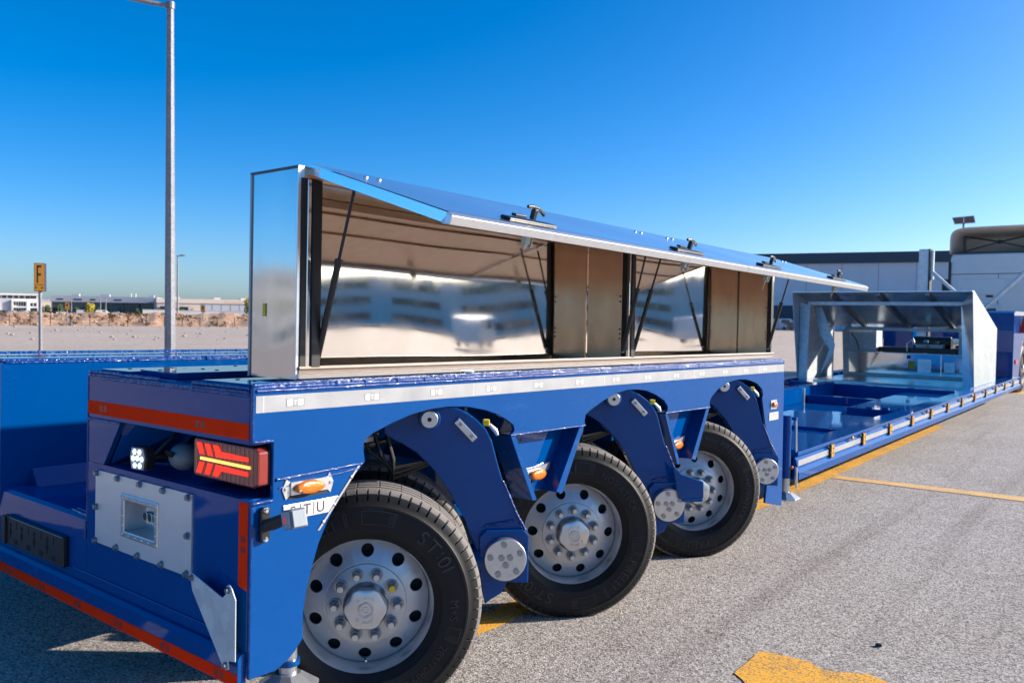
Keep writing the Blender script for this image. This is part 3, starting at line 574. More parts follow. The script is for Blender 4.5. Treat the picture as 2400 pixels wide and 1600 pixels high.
put_text(e_, 'G', .022, lambda u, v, h: (-.0018, .1015+u, 1.04+v)); body(e_, 'moulded_emblem', grey_pl, parent=tl)
# work lamp with lit white face and the grey dome beside it
wl = MB(); wm = Matrix.Translation((-.615, -.055, 1.016)) @ Matrix.Rotation(R(8), 4, 'Z')
hx = [(-.036, .040), (.034, .040), (.046, .005), (.036, -.044), (-.036, -.044), (-.046, .005)]
wlo = body(MB().prism([(x, z) for x, z in hx], 'y', .002, .045).xf(wm), 'work_lamp', black_pl, bevel=.006)
body(MB().prism([(x*.90, z*.90) for x, z in hx], 'y', -.0005, .0015).xf(wm), 'lamp_face', lens_clear, parent=wlo)
ld = MB()
for (x, z) in ((-.016, .022), (.012, .022), (-.024, -.002), (0, .0), (.024, -.002), (-.014, -.026), (.014, -.026)): ld.ball((x, -.001, z), .0105, .003, .0105, 10, 6)
body(ld.xf(wm), 'led', white_lit, smooth=60, parent=wlo)
body(MB().tube([(-.60, -.02, 1.015), (-.58, .06, 1.02), (-.62, .14, 1.04), (-.66, .19, 1.06)], .012, 8), 'lamp_stalk', black_pl, smooth=50, parent=wlo)
body(MB().tube([(-.58, -.01, 1.03), (-.56, .05, 1.09), (-.60, .10, 1.105), (-.66, .15, 1.10)], .006, 8), 'cable', black_rub, smooth=50, parent=wlo)
dm = MB().ball((-.525, .075, 1.018), .062, .055, .050, 20, 12); dmo = body(dm, 'rear_camera_dome', grey_pl, smooth=60)
body(MB().box(-.50, -.40, .10, .235, .965, 1.07), 'dome_mount', dark_void, parent=dmo, bevel=.01)
body(MB().prism([(-.56, 1.045), (-.50, 1.04), (-.515, 1.022), (-.55, 1.026)], 'y', .016, .024), 'camera_window', black_pl, parent=dmo)
# aluminium service plate with the control recess
win = [(-.800, .715), (-.575, .715), (-.575, .835), (-.800, .835)]
sp = MB()
fr = [(-1.036, .634), (-.338, .634), (-.338, .918), (-1.036, .918)]
vs = [(p[0], -.006, p[1]) for p in fr]+[(p[0], -.006, p[1]) for p in win]+[(p[0], -.0004, p[1]) for p in fr]+[(p[0], -.0004, p[1]) for p in win]
fs = []
for i in range(4):
    j = (i+1) % 4; fs += [(i, j, 4+j, 4+i), (8+i, 8+j, 12+j, 12+i), (i, j, 8+j, 8+i)]
sp.add(vs, fs); spo = body(sp, 'service_plate', alu_plate)
rc = MB()
D_ = .075
vs = [(p[0], -.006, p[1]) for p in win]+[(p[0]*1.0, D_, p[1]) for p in win]
rc.add(vs, [(0, 1, 5, 4), (1, 2, 6, 5), (2, 3, 7, 6), (3, 0, 4, 7), (4, 5, 6, 7)]); body(rc, 'control_recess', alu_plate, parent=spo)
fm = MB()
wo_ = [(-.822, .694), (-.553, .694), (-.553, .856), (-.822, .856)]; wi_ = [(-.797, .718), (-.578, .718), (-.578, .832), (-.797, .832)]
vs = [(p[0], y, p[1]) for y in (-.012, -.0063) for q in (wo_, wi_) for p in q]
fs = []
for i in range(4):
    j = (i+1) % 4; fs += [(i, j, 4+j, 4+i), (i, j, 8+j, 8+i), (4+i, 4+j, 12+j, 12+i)]
fm.add(vs, fs); fmo = body(fm, 'recess_frame', zinc, parent=spo, bevel=.004)
rv = MB().cyl((0, 0, 0), (0, -.004, 0), .0065, .0045, n=10).mesh('rivet', alu, 50)
for k in range(6):
    x = -.812+.0496*k
    for z in (.706, .844): link('rivet', rv, spo, mtx=Matrix.Translation((x, -.012, z)))
for k in range(1, 4):
    z = .706+.0345*k
    for x in (-.8095, -.5655): link('rivet', rv, spo, mtx=Matrix.Translation((x, -.012, z)))
bo = MB(); bo.cyl((0, 0, 0), (0, -.003, 0), .014, n=14); bo.cyl((0, -.003, 0), (0, -.013, 0), .010, n=6); bom = bo.mesh('plate_bolt', zinc_nut, 40)
for (x, z) in [(-1.023, .907), (-.855, .907), (-.687, .907), (-.523, .907), (-.357, .906), (-1.026, .774), (-1.030, .641), (-.86, .643), (-.697, .642), (-.528, .643), (-.363, .642), (-.359, .774)]:
    link('plate_bolt', bom, spo, mtx=Matrix.Translation((x, -.006, z)))
cpn = body(MB().box(-.735, -.600, .040, .0745, .745, .822), 'button_box', alu_plate, parent=spo, bevel=.005)
for x, m_, nm in ((-.705, black_pl, 'push_button'), (-.672, black_pl, 'push_button'), (-.640, green_bt, 'push_button')):
    b_ = MB().cyl((x, .0395, .782), (x, .022, .782), .0155, n=18); body(b_, nm, [m_], smooth=40, parent=spo)
    b_ = MB(); b_.tube([(x+.0155*math.cos(a), .024, .782+.0155*math.sin(a)) for a in [2*math.pi*i/20 for i in range(21)]], .0022, 5); body(b_, 'button_ring', alu, smooth=60, parent=spo)
# number plate holder
nh = body(MB().prism([(-1.885, .484), (-1.275, .484), (-1.275, .612), (-1.885, .612)], 'y', -.026, -.001), 'number_plate_holder', black_pl, bevel=.006)
gr = MB()
for x in (-1.80, -1.68, -1.55, -1.42): gr.cyl((x, -.0262, .578), (x, -.0268, .578), .011, n=12); gr.box(x-.005, x+.005, -.0268, -.0262, .52, .572); gr.cyl((x, -.0262, .545), (x, -.0268, .545), .014, n=12)
for x in (-1.74, -1.61, -1.48, -1.36): gr.box(x-.018, x+.018, -.0268, -.0262, .498, .520); gr.box(x-.004, x+.004, -.0268, -.0262, .565, .598)
body(gr, 'slot', M('slot_black', (.003, .003, .003), .8), parent=nh)
fr_ = MB(); fr_.box(-1.885, -1.845, -.034, -.0265, .486, .610); body(fr_, 'holder_edge', black_pl, parent=nh)
# bent galvanised bracket on the rear corner
gb = [(-.272, .668), (-.262, .676), (-.247, .673), (-.080, .632), (-.062, .648), (-.056, .676), (-.045, .682), (-.030, .672), (-.008, .640), (-.006, .447), (-.044, .440), (-.040, .414), (-.055, .408), (-.072, .414), (-.256, .618)]
cbk = body(MB().prism(gb, 'y', -.048, -.044), 'corner_bracket', galv, bevel=.001)
body(MB().add([(-.256, -.044, .618), (-.072, -.044, .414), (-.10, -.004, .41), (-.305, -.004, .60), (-.300, -.004, .63), (-.270, -.044, .640)], [(0, 1, 2, 3), (0, 3, 4, 5)]), 'bent_flange', galv, parent=cbk)
for (x, z) in ((-.258, .661), (-.047, .664), (-.056, .424)): link('plate_bolt', bom, cbk, mtx=Matrix.Translation((x, -.048, z)) @ Matrix.Scale(.8, 4))

# ------------------------------------------------------------------ wheels
PI2 = 2*math.pi
def tyre_mesh():
    prof = [(.030, .258, 0), (.040, .266, 0), (.050, .285, 0), (.0565, .290, 0), (.0600, .312, 0), (.0605, .345, 0), (.0570, .378, 0), (.0600, .382, 0), (.0590, .390, 0), (.0535, .394, 0), (.047, .408, 0), (.044, .415, 1), (.034, .432, 1), (.024, .4425, 1), (.014, .446, 0),
            (-.010, .4475, 0), (-.012, .438, 0), (-.020, .438, 0), (-.022, .4478, 0), (-.036, .448, 2), (-.050, .448, 0), (-.052, .437, 0), (-.062, .437, 0), (-.064, .448, 0), (-.078, .448, 2), (-.092, .448, 0),
            (-.094, .437, 0), (-.104, .437, 0), (-.106, .448, 0), (-.120, .448, 2), (-.134, .448, 0), (-.136, .438, 0), (-.144, .438, 0), (-.146, .4475, 0), (-.168, .446, 0), (-.178, .4425, 1), (-.190, .432, 1), (-.200, .415, 1), (-.210, .38, 0), (-.216, .345, 0), (-.210, .30, 0), (-.195, .266, 0), (-.185, .258, 0)]
    P_ = 66; offs = (0.0, .80, .83, .97); tot = P_*4; mb = MB()
    for (x, r, fl) in prof:
        for k in range(P_):
            for j, o_ in enumerate(offs):
                a = PI2*(k+o_)/P_; sunk = j >= 2
                rr = r - ((.009 if fl == 1 else .0) if sunk else 0); xx = x
                if fl == 1 and sunk: xx = x - math.copysign(.004, x+.078)
                if fl == 2 and (k % 2 == 0) and sunk: rr = r-.007
                mb.v.append(Vector((xx, rr*math.sin(a), rr*math.cos(a))))
    np_ = len(prof)
    for j in range(np_-1):
        tread = 11 <= j <= 36
        for i in range(tot):
            mb.f.append((j*tot+i, j*tot+(i+1) % tot, (j+1)*tot+(i+1) % tot, (j+1)*tot+i)); mb.m.append(1 if 12 <= j <= 35 else 0)
    mb.cm = 0
    def bend(r0):
        def mk(a0, xo=.0608):
            def f(u, v, h):
                a = a0+u/r0; r = r0+v; 
                # follow the sidewall bulge
                xs = .0605 - 1.6*(r-.332)**2
                return (xs+h, r*math.sin(a), r*math.cos(a))
            return f
        return mk
    def word(t, ang, size, r0=.340, thick=.0036, sx=1.0, gap=1.06):
        tot_w = sum(glyphs(c, size)[2]*sx*gap+size*.10 for c in t); u = -tot_w/2
        for c in t:
            w_ = glyphs(c, size)[2]*sx*gap+size*.10; put_text(mb, c, size, bend(r0)(R(ang)+(u+w_/2)/r0), thick, sx); u += w_
    mb.cm = 2
    word('PIRELLI', -36, .062, sx=.85); word('ST:01', 50, .076, sx=1.05, gap=1.15); word('M+S', 92, .045, .336); word('285/70R19.5', 134, .040, .335); word('NOVATECK', 243, .046, .336); word('PIRELLI', 144+38, .062, sx=.85); word('TUBELESS', 300, .030, .315)
    def arcblock(a0, a1, r0, r1, n=8, th=.003):
        vs = []; 
        for i in range(n+1):
            a = R(a0+(a1-a0)*i/n)
            for r in (r0, r1):
                xs = .0605-1.6*(r-.332)**2+th; vs.append((xs, r*math.sin(a), r*math.cos(a)))
        mb.add(vs, [(2*i, 2*i+1, 2*i+3, 2*i+2) for i in range(n)])
    for a0, a1 in ((-4, 17), (103, 112), (196, 212), (-58, -56), (-15, -13)):
        arcblock(a0, a1, .372, .376); arcblock(a0, a1, .322, .325); arcblock(a0, a0+.6, .325, .372, 2); arcblock(a1-.6, a1, .325, .372, 2)
        if a1-a0 > 5:
            for q in range(5): arcblock(a0+2+q*2.2, a0+3.4+q*2.2, .379, .387, 2)
            for q in range(4): arcblock(a1-4+q*.9, a1-3.6+q*.9, .330, .368, 1)
    return mb.mesh('tyre', [rubber, tread_m, M('tyre_lettering', (0.022, 0.022, 0.022), rough=0.42, spec=0.5)], 38)
def rim_mesh():
    mb = MB(); n = 80
    # centre disc with ten round hand holes in the sloping band r .150 - .238
    def zx(r):  # axial profile of the disc
        if r < .158: return -.004
        return -.010-.036*((r-.158)/.082)**1.1
    ri, ro, rc, rh = .158, .240, .200, .0245; q = 24
    for s_ in range(10):
        a0 = PI2*s_/10; inner = []; outer = []
        for i in range(q):
            t = PI2*i/q; hx, hy = math.sin(t), math.cos(t)
            inner.append((rc+rh*hy, a0+rh*hx/rc))
            # outer boundary: a wedge cell
            m_ = max(abs(hx), abs(hy)); bx, by = hx/m_, hy/m_
            outer.append((rc+by*(ro-rc) if by > 0 else rc+by*(rc-ri), a0+bx*math.pi/10))
        k = len(mb.v); 
        for (r, a) in inner: mb.v.append(Vector((zx(r), r*math.sin(a), r*math.cos(a))))
        for (r, a) in outer: mb.v.append(Vector((zx(r), r*math.sin(a), r*math.cos(a))))
        for (r, a) in inner: mb.v.append(Vector((zx(r)-.012, r*math.sin(a), r*math.cos(a))))
        for i in range(q):
            j = (i+1) % q; mb.f += [(k+i, k+j, k+q+j, k+q+i), (k+i, k+j, k+2*q+j, k+2*q+i)]; mb.m += [0, 0]
    mb.lathe([(0, .02), (0, .150), (-.002, .153), (-.010, .155), (-.0101, ri)], n)
    # rim well and flange
    mb.lathe([(-.047, .2395), (-.052, .243), (-.030, .246), (-.005, .2475), (.012, .250), (.022, .254), (.030, .2595), (.036, .2635), (.038, .2665), (.034, .269), (.026, .262), (.016, .258), (-.19, .250)], n)
    # inner dark drum behind the holes
    mb.mat(1).lathe([(-.075, .02), (-.075, .24)], n)
    return mb.mesh('wheel', [rim_paint, dark_void], 35)
def hub_mesh():
    mb = MB(); mb.mat(0); mb.lathe([(0, .086), (.030, .085), (.040, .083)], 48)
    # hexagonal cap with rounded corners
    def hexr(a, r): 
        s_ = math.pi/3; t = ((a+s_/2) % s_)-s_/2; return min(r/math.cos(t)*.93, r)
    n = 72; rings = [(.036, .086), (.058, .083), (.066, .078), (.070, .066), (.0705, .0)]; k = len(mb.v)
    for j, (x, r) in enumerate(rings):
        for i in range(n):
            a = PI2*i/n; rr = hexr(a, r) if j < 3 else r*(.97 if j == 3 else 1); mb.v.append(Vector((x, rr*math.sin(a), rr*math.cos(a))))
    for j in range(len(rings)-1):
        for i in range(n): mb.f.append((k+j*n+i, k+j*n+(i+1) % n, k+(j+1)*n+(i+1) % n, k+(j+1)*n+i)); mb.m.append(0)
    mb.lathe([(.0705, .021), (.0725, .022), (.0725, .025), (.0705, .026)], 40); mb.lathe([(.0705, .008), (.0722, .009), (.0722, .012), (.0705, .013)], 30)
    hexring = [(.0715, .031*math.sin(PI2*i/6), .031*math.cos(PI2*i/6)) for i in range(7)]; mb.tube(hexring, .0014, 5)
    for t, c0, sgn in (('GIGANT', 0, 1), ('GIGANT', 180, -1)):
        for i, ch in enumerate(t):
            a = R(c0+(i-2.5)*15.5*sgn)
            def f(u, v, h, a=a, sgn=sgn):
                r = .047+v*sgn; aa = a+u*sgn/.047; return (.0712+h, r*math.sin(aa), r*math.cos(aa))
            put_text(mb, ch, .0165, f, .0014)
    return mb.mesh('hub_cap', [zinc], 35)
def nut_mesh(tip):
    mb = MB(); mb.mat(0).cyl((.0, 0, 0), (.004, 0, 0), .0215, n=18); mb.cyl((.004, 0, 0), (.024, 0, 0), .0165, .0160, n=6); mb.cyl((.024, 0, 0), (.030, 0, 0), .0135, .011, n=14)
    mb.mat(1).cyl((.030, 0, 0), (.040, 0, 0), .0105, .0095, n=14); return mb.mesh('wheel_nut', [zinc_nut, tip], 35)
tyre_me, rim_me, hub_me = tyre_mesh(), rim_mesh(), hub_mesh()
nut_me, nut_y = nut_mesh(zinc), nut_mesh(yellow_lbl)
STEER = 43
def wheel(hub, steer, roll, yel=None, inner=False, detail=True):
    m = Matrix.Translation(hub) @ Matrix.Rotation(R(-steer + (180 if inner else 0)), 4, 'Z') @ Matrix.Rotation(R(-roll), 4, 'X')
    wh = link('wheel', rim_me, TR, mtx=m); link('tyre', tyre_me, wh)
    link('hub_cap', hub_me, wh)
    if detail:
        for i in range(10):
            a = PI2*(i+.5)/10; link('wheel_nut', nut_y if i == yel else nut_me, wh, mtx=Matrix.Translation((.001, .1195*math.sin(a), .1195*math.cos(a))) @ Matrix.Scale(1.18, 4))
        v = MB().tube([(-.035, .0, -.226), (-.01, .004, -.222), (.01, .006, -.218)], .0045, 7); v.build('valve_stem', zinc, wh, smooth=50)
    return wh
HUBS = [(-.138, .612, .428), (-.138, 2.003, .428), (-.140, 3.405, .428)]
n_ = Vector((math.cos(R(STEER)), -math.sin(R(STEER)), 0))
w1 = wheel(HUBS[0], 43, 1, 1); w2 = wheel(HUBS[1], 43, 157+7, None); w3 = wheel(HUBS[2], 41, 217, None)
for h in HUBS: wheel(Vector(h)-n_*.62, 43, 77, inner=True, detail=False)
# suspension knees that turn with the wheels
ARM = [(.06, 1.168), (.06, 1.06), (.10, 1.035), (.132, 1.020), (.191, .983), (.266, .908), (.316, .837), (.357, .766), (.393, .70), (.411, .645), (.438, .580), (.452, .50), (.462, .42), (.478, .355), (.500, .372), (.545, .398), (.566, .436), (.575, .462), (.62, .447), (.652, .447), (.650, .640), (.625, .672), (.600, .735), (.580, .800), (.545, .862), (.524, .93), (.498, 1.025), (.475, 1.071), (.442, 1.108), (.395, 1.142), (.34, 1.168)]
def arm(hub, steer, dz, lever=False):
    m = Matrix.Translation((hub[0], hub[1], dz)) @ Matrix.Rotation(R(-steer), 4, 'Z')
    a = MB().prism(ARM, 'x', -.235, -.150).build('suspension_arm', blue, TR, bevel=.005, mtx=m)
    MB().prism([(.45, .640), (.475, .665), (.63, .665), (.652, .640), (.652, .445), (.45, .46)], 'x', -.149, -.128).build('pivot_housing', blue, a, bevel=.004)
    w = MB(); bead(w, (-.146, .470, .680), (-.146, .59, .70), .007); bead(w, (-.146, .595, .74), (-.146, .64, .66), .008, .012, .5); bead(w, (-.150, .545, .862), (-.150, .598, .74), .006); tag(w.build('weld_bead', weld, a, smooth=60), kind='stuff')
    cv = MB().cyl((-.1275, .553, .552), (-.096, .553, .552), .086, n=48).build('pivot_cover', zinc, a, smooth=30, bevel=.003)
    b = MB(); b.cyl((0, 0, 0), (.006, 0, 0), .0125, n=16); b.cyl((.006, 0, 0), (.0065, 0, 0), .006, n=6); bme = b.mesh('cover_bolt', [zinc_nut], 40)
    for k in range(5):
        t = PI2*(k+.35)/5; link('cover_bolt', bme, cv, mtx=Matrix.Translation((-.096, .553+.064*math.cos(t), .552+.064*math.sin(t))))
    for k in range(3):
        t = PI2*(k+.25)/3; link('cover_bolt', bme, cv, mtx=Matrix.Translation((-.096, .553+.020*math.cos(t), .552+.020*math.sin(t))))
    rg = MB().cyl((-.149, .24, 1.122), (-.115, .24, 1.122), .045, n=28).build('pivot_ring', blue, a, smooth=30, bevel=.004)
    MB().cyl((-.1148, .24, 1.122), (-.104, .24, 1.122), .034, n=28).build('ring_cap', zinc, a, smooth=30, bevel=.002)
    MB().cyl((-.1038, .24, 1.122), (-.1032, .24, 1.122), .009, n=14).build('grease_hole', dark_void, a)
    # short silver channel with two bolts
    p0 = Vector((-.128, .350, 1.115)); p1 = Vector((-.128, .425, 1.036)); d = (p1-p0); L = d.length; d.normalize(); s_ = Vector((0, d.z, -d.y))
    ch = MB(); h = .014
    ch.add([p0+s_*h, p0-s_*h, p1-s_*h, p1+s_*h, p0+s_*h+Vector((-.022, 0, 0)), p0-s_*h+Vector((-.022, 0, 0)), p1-s_*h+Vector((-.022, 0, 0)), p1+s_*h+Vector((-.022, 0, 0))], [(0, 1, 2, 3), (4, 7, 6, 5), (0, 4, 5, 1), (1, 5, 6, 2), (2, 6, 7, 3), (3, 7, 4, 0)])
    c_ = ch.build('stop_channel', zinc, a, bevel=.003)
    for t in (.2, .8):
        q = p0.lerp(p1, t); MB().cyl(q, q+Vector((.005, 0, 0)), .0075, n=12).build('channel_bolt', zinc_nut, a, smooth=40)
    MB().box(-.20, -.175, .462, .490, 1.085, 1.112).build('valve_block', yellow_lbl, a, bevel=.004)
    MB().tube([(-.19, .49, 1.09), (-.19, .515, 1.065), (-.19, .525, 1.045)], [.008, .011, .006], 8).build('hose_fitting', zinc, a, smooth=50)
    if lever:
        MB().prism([(.560, .775), (.612, .722), (.735, .680), (.737, .592), (.60, .590)], 'x', -.10, -.075).build('steering_lever', blue, a, bevel=.004)
        MB().box(-.125, -.07, .62, .73, .575, .592).build('lever_flange', blue, a, bevel=.003)
    # hydraulic swing arm to the stub axle and hoses in the arch
    MB().tube([(-.19, .55, .55), (-.19, .30, .50), (-.17, .05, .43)], [.07, .065, .06], 12).build('swing_arm', blue, a, smooth=50)
    MB().cyl((-.55, .0, .428), (-.06, .0, .428), .05, n=16).build('stub_axle', dark_void, a, smooth=40)
    for k in range(3):
        MB().tube([(-.22-.02*k, -.05+.05*k, 1.12), (-.24, .0+.05*k, .98-.02*k), (-.25, .10, .90-.02*k), (-.27, .22+.02*k, .92)], .009, 6).build('hose', black_rub, a, smooth=60)
    return a
arm(HUBS[0], 43, 0.0); arm(HUBS[1], 43, -.018, True); arm(HUBS[2], 41, -.034)
# dark turntable plates closing the arches from above, and fittings seen inside the first arch
for h in HUBS: MB().cyl((h[0]-.40, h[1]+.25, 1.10), (h[0]-.40, h[1]+.25, 1.195), .30, n=32).build('turntable', blue, TR, smooth=40)
cl = MB().box(-.30, -.296, .62, .80, 1.055, 1.062); cl.box(-.296, -.27, .68, .75, 1.035, 1.054); body(cl, 'cable_clamp', zinc)
pf = MB().cyl((-.40, .72, .99), (-.40, .86, 1.0), .018, n=12); pf.cyl((-.40, .86, 1.0), (-.40, .95, 1.01), .011, n=12); body(pf, 'pipe_fitting', black_pl, smooth=40)

# ------------------------------------------------------------------ jacks
def jack(x, y, ztop, zf, base):
    j = MB().cyl((x, y, zf+.16), (x, y, ztop), .036, n=24).build('support_leg', blue, TR, smooth=40, bevel=.003)
    MB().cyl((x, y, ztop-.14), (x, y, ztop-.12), .042, n=24).build('collar', blue, j, smooth=40)
    MB().cyl((x, y, zf+.03), (x, y, zf+.16), .032, n=20).build('piston', zinc, j, smooth=40)
    f_ = MB(); pts = [(.10, .05), (.05, .10), (-.05, .10), (-.10, .05), (-.10, -.05), (-.05, -.10), (.05, -.10), (.10, -.05)]
    k = len(f_.v); lo = [(x+a, y+b, zf) for a, b in pts]; mi = [(x+a, y+b, zf+.012) for a, b in pts]; hi = [(x+a*.42, y+b*.42, zf+.055) for a, b in pts]
    f_.add(lo+mi+hi, [tuple(range(8))]+[(i, (i+1) % 8, 8+(i+1) % 8, 8+i) for i in range(8)]+[(8+i, 8+(i+1) % 8, 16+(i+1) % 8, 16+i) for i in range(8)]+[tuple(range(16, 24))])
    f_.build('foot_plate', zinc, j, bevel=.003)
    return j
jack(-.20, .30, .42, .195, True)
jk = jack(-.055, 4.79, .80, .155, False)
MB().tube([(-.010, 4.86, .77), (-.006, 4.865, .52)], .010, 8).build('locking_pin', zinc, jk, smooth=50)
MB().tube([(.012, 4.83, .40), (.016, 4.83, .24)], [.011, .010], 8).build('crank_handle', alu, jk, smooth=50)
for z in (.77, .52): MB().box(-.05, .002, 4.835, 4.875, z-.010, z+.010).build('pin_bracket', blue, jk, bevel=.003)
MB().ball((-.012, 4.80, .40), .014, .014, .014).build('amber_knob', amber, jk, smooth=60)
# hinge knuckle between bogie and deck
MB().box(-1.1, -.55, 4.565, 5.60, .36, .50).build('deck_knuckle', blue, TR, bevel=.006)
MB().box(-.30, -.12, 4.60, 5.34, .31, .45).build('deck_knuckle', blue, TR, bevel=.006)
MB().box(-3.05, -2.5, 4.565, 5.60, .36, .50).build('deck_knuckle', blue, TR, bevel=.006)

# ------------------------------------------------------------------ low deck
def rail(x, s):
    r = MB().prism([(x, .505), (x-s*.20, .505), (x-s*.20, .47), (x-s*.03, .47), (x-s*.008, .44), (x-s*.008, .375), (x+s*.012, .345), (x+s*.012, .29), (x-s*.20, .29), (x-s*.20, .30), (x-s*.04, .31), (x-s*.04, .46), (x, .478)], 'y', 4.89, 16.8)
    return r.build('side_rail', blue, TR, bevel=.003)
rl = rail(0.0, 1); rail(-3.10, -1)
MB().box(-.0078, -.0068, 4.93, 16.7, .392, .438).build('rail_tape', tape_w, rl)
w = MB(); 
for y in (5.4, 6.5, 7.4, 8.6): bead(w, (.004, y, .345), (.004, y+.8, .345), .006, .014, .5)
tag(w.build('weld_bead', weld, rl, smooth=60), kind='stuff')
mk = MB(); mk.mat(1).box(-.004, .008, -.028, .028, -.06, .06)
for k in (-1, 0, 1): mk.mat(0); mk.box(.0082, .016, -.022, .022, k*.037-.015, k*.037+.015)
mk.mat(2).box(-.004, .020, .029, .036, -.055, .055)
mkm = mk.mesh('side_reflector', [amber_r, black_pl, alu])
for k in range(12): link('side_reflector', mkm, rl, mtx=Matrix.Translation((0, 5.69+.928*k, .425)))
for y in (6.27, 9.2, 12.0, 14.7):
    o = MB(); o.ball((.008, y, .470), .012, .030, .018); o.build('rail_marker_lamp', amber, rl, smooth=60)
MB().box(-2.90, -.2005, 5.30, 16.8, .29, .335).build('deck_floor', blue, TR, bevel=.004)
for (x0, x1, y0, y1, z1, nm) in ((-1.30, -.205, 5.35, 8.28, .452, 'deck_plate'), (-.86, -.205, 9.0, 11.82, .466, 'deck_plate'), (-2.88, -.205, 12.06, 16.5, .466, 'deck_plate'), (-2.88, -2.06, 5.35, 11.85, .452, 'deck_plate'), (-1.28, -.875, 8.32, 8.95, .40, 'deck_plate'),
                                 (-.72, -.21, 6.66, 6.75, .482, 'deck_cross_member'), (-2.64, -.205, 11.90, 12.0, .525, 'deck_cross_member'), (-1.88, -.88, 10.55, 10.68, .44, 'deck_cross_member'), (-1.88, -1.31, 7.0, 7.2, .44, 'deck_cross_member'),
                                 (-2.05, -1.90, 5.4, 11.85, .560, 'deck_beam'), (-.26, -.206, 6.9, 8.25, .49, 'deck_edge_strip')):
    MB().box(x0, x1, y0, y1, .336 if z1 < .47 else .336, z1).build(nm, blue, TR, bevel=.006)
for (x, y) in ((-.575, 8.93), (-.40, 8.96), (-.235, 8.97), (-.50, 5.9)):
    o = MB(); o.cyl((x, y, .466), (x, y, .50), .050, .042, n=18); o.build('lashing_lug', blue, TR, smooth=40, bevel=.004)
MB().tube([(-1.60, 9.6, .336), (-1.60, 9.6, .62)], .02, 8).build('lashing_ring', zinc, TR, smooth=50)
# gooseneck
gn = MB().prism([(16.2, .30), (16.2, 1.70), (16.35, 1.74), (18.4, 1.74), (19.5, 1.35), (19.5, 1.15), (17.3, 1.15), (16.9, .30)], 'x', -.50, -.05).build('gooseneck_upright', blue, TR, bevel=.012)
MB().prism([(16.2, .30), (16.2, 1.70), (16.35, 1.74), (18.4, 1.74), (19.5, 1.35), (19.5, 1.15), (17.3, 1.15), (16.9, .30)], 'x', -3.05, -2.60).build('gooseneck_upright', blue, TR, bevel=.012)
MB().box(-2.42, -1.86, 16.6, 17.0, .39, 1.62).build('gooseneck_post', blue, TR, bevel=.012)
MB().box(-2.59, -.51, 17.3, 19.4, 1.18, 1.34).build('gooseneck_bridge', blue, TR, bevel=.01)
MB().box(-.049, -.035, 16.45, 16.75, .75, .82).build('red_reflector', red_lbl, gn)
o = MB(); o.mat(0).box(-.55, .08, 17.0, 17.02, 1.32, 1.66); 
for k in range(4): o.mat(1).prism([(-.54+.16*k, 1.33), (-.46+.16*k, 1.33), (-.40+.16*k, 1.65), (-.48+.16*k, 1.65)], 'y', 16.985, 16.998)
o.build('warning_board', [white_lbl, red_lbl], TR)
mst = MB().box(-1.75, -1.57, 16.42, 16.58, 1.0, 2.95).build('mast', galv, TR, bevel=.008)
MB().box(-1.565, -1.54, 16.40, 16.60, 1.0, 2.95).build('mast_edge', dark_void, mst)
MB().box(-1.54, -1.49, 16.47, 16.53, 2.35, 2.92).build('mast_fitting', zinc, mst)
MB().cyl((-1.52, 16.5, 2.50), (-1.05, 16.5, 2.05), .035, n=14).build('mast_brace', galv, mst, smooth=40)
MB().cyl((.35, 16.2, 2.72), (-.56, 16.2, 1.76), .035, n=14).build('stay_tube', galv, TR, smooth=40)

# ------------------------------------------------------------------ long stainless tool locker
TL = empty('tool_locker', (0, 0, 0)); TL.matrix_world = BM
tag(TL, 'long polished stainless tool locker with raised lids standing on the trailer deck', 'tool locker')
def lk(mb, name, mats, smooth=None, bevel=0.0, parent=None): return mb.build(name, mats, parent or TL, smooth, bevel)
YA, YB = .205, 4.46; XF, XB = -.055, -.328; ZB, ZT = 1.3175, 2.036
# end panel: softly dished sheet so that the sky bends in it
ep = MB(); nu, nv = 10, 24
for i in range(nv+1):
    for j in range(nu+1):
        u = j/nu; v = i/nv
        b = .0022*math.sin(math.pi*u)*math.sin(math.pi*min(1, v*1.02))+.0005*math.sin(math.pi*u)*math.exp(-((v-.30)/.14)**2)
        ep.v.append(Vector((XB+(XF-XB)*u, YA+b, ZB+(ZT-ZB)*v)))
for i in range(nv):
    for j in range(nu): ep.f.append((i*(nu+1)+j, i*(nu+1)+j+1, (i+1)*(nu+1)+j+1, (i+1)*(nu+1)+j)); ep.m.append(0)
lk(ep, 'end_panel', steel_end, 80)
lk(MB().box(XB-.004, XF, YA-.005, YA-.0005, ZT-.004, ZT+.004), 'top_fold', M('fold_edge', (.10, .10, .11), .5, .5))
lk(MB().box(XB-.004, XB+.006, YA-.0045, YA-.0005, ZB, ZT-.005), 'side_fold', M('fold_edge_light', (.34, .35, .36), .4, .6))
stk = MB().box(-.252, -.236, YA-.002, YA+.002, 1.53, 1.575); lk(stk, 'sticker', yellow_lbl)
fr_ = MB().box(XB-.002, XB+.004, YA-.004, YA+.02, ZB, ZT+.002); fr_.box(XF-.006, XF, YA-.004, YA+.02, ZB, ZT+.002); lk(fr_, 'corner_edge', alu)
lk(MB().box(XB-.004, XF, YB-.004, YB, ZB, ZT), 'end_panel', steel_mirror)
bp_ = MB(); nu, nv = 60, 8
for i in range(nv+1):
    for j in range(nu+1):
        u = j/nu; v = i/nv; y = YA+.022+(YB-YA-.03)*u
        b = .0012*math.sin(y*2.9)*math.sin(math.pi*v)+.0006*math.sin(y*6.1+v*3)
        bp_.v.append(Vector((XB+.004+b, y, ZB+.02+(ZT-ZB-.03)*v)))
for i in range(nv):
    for j in range(nu): bp_.f.append((i*(nu+1)+j, i*(nu+1)+j+1, (i+1)*(nu+1)+j+1, (i+1)*(nu+1)+j)); bp_.m.append(0)
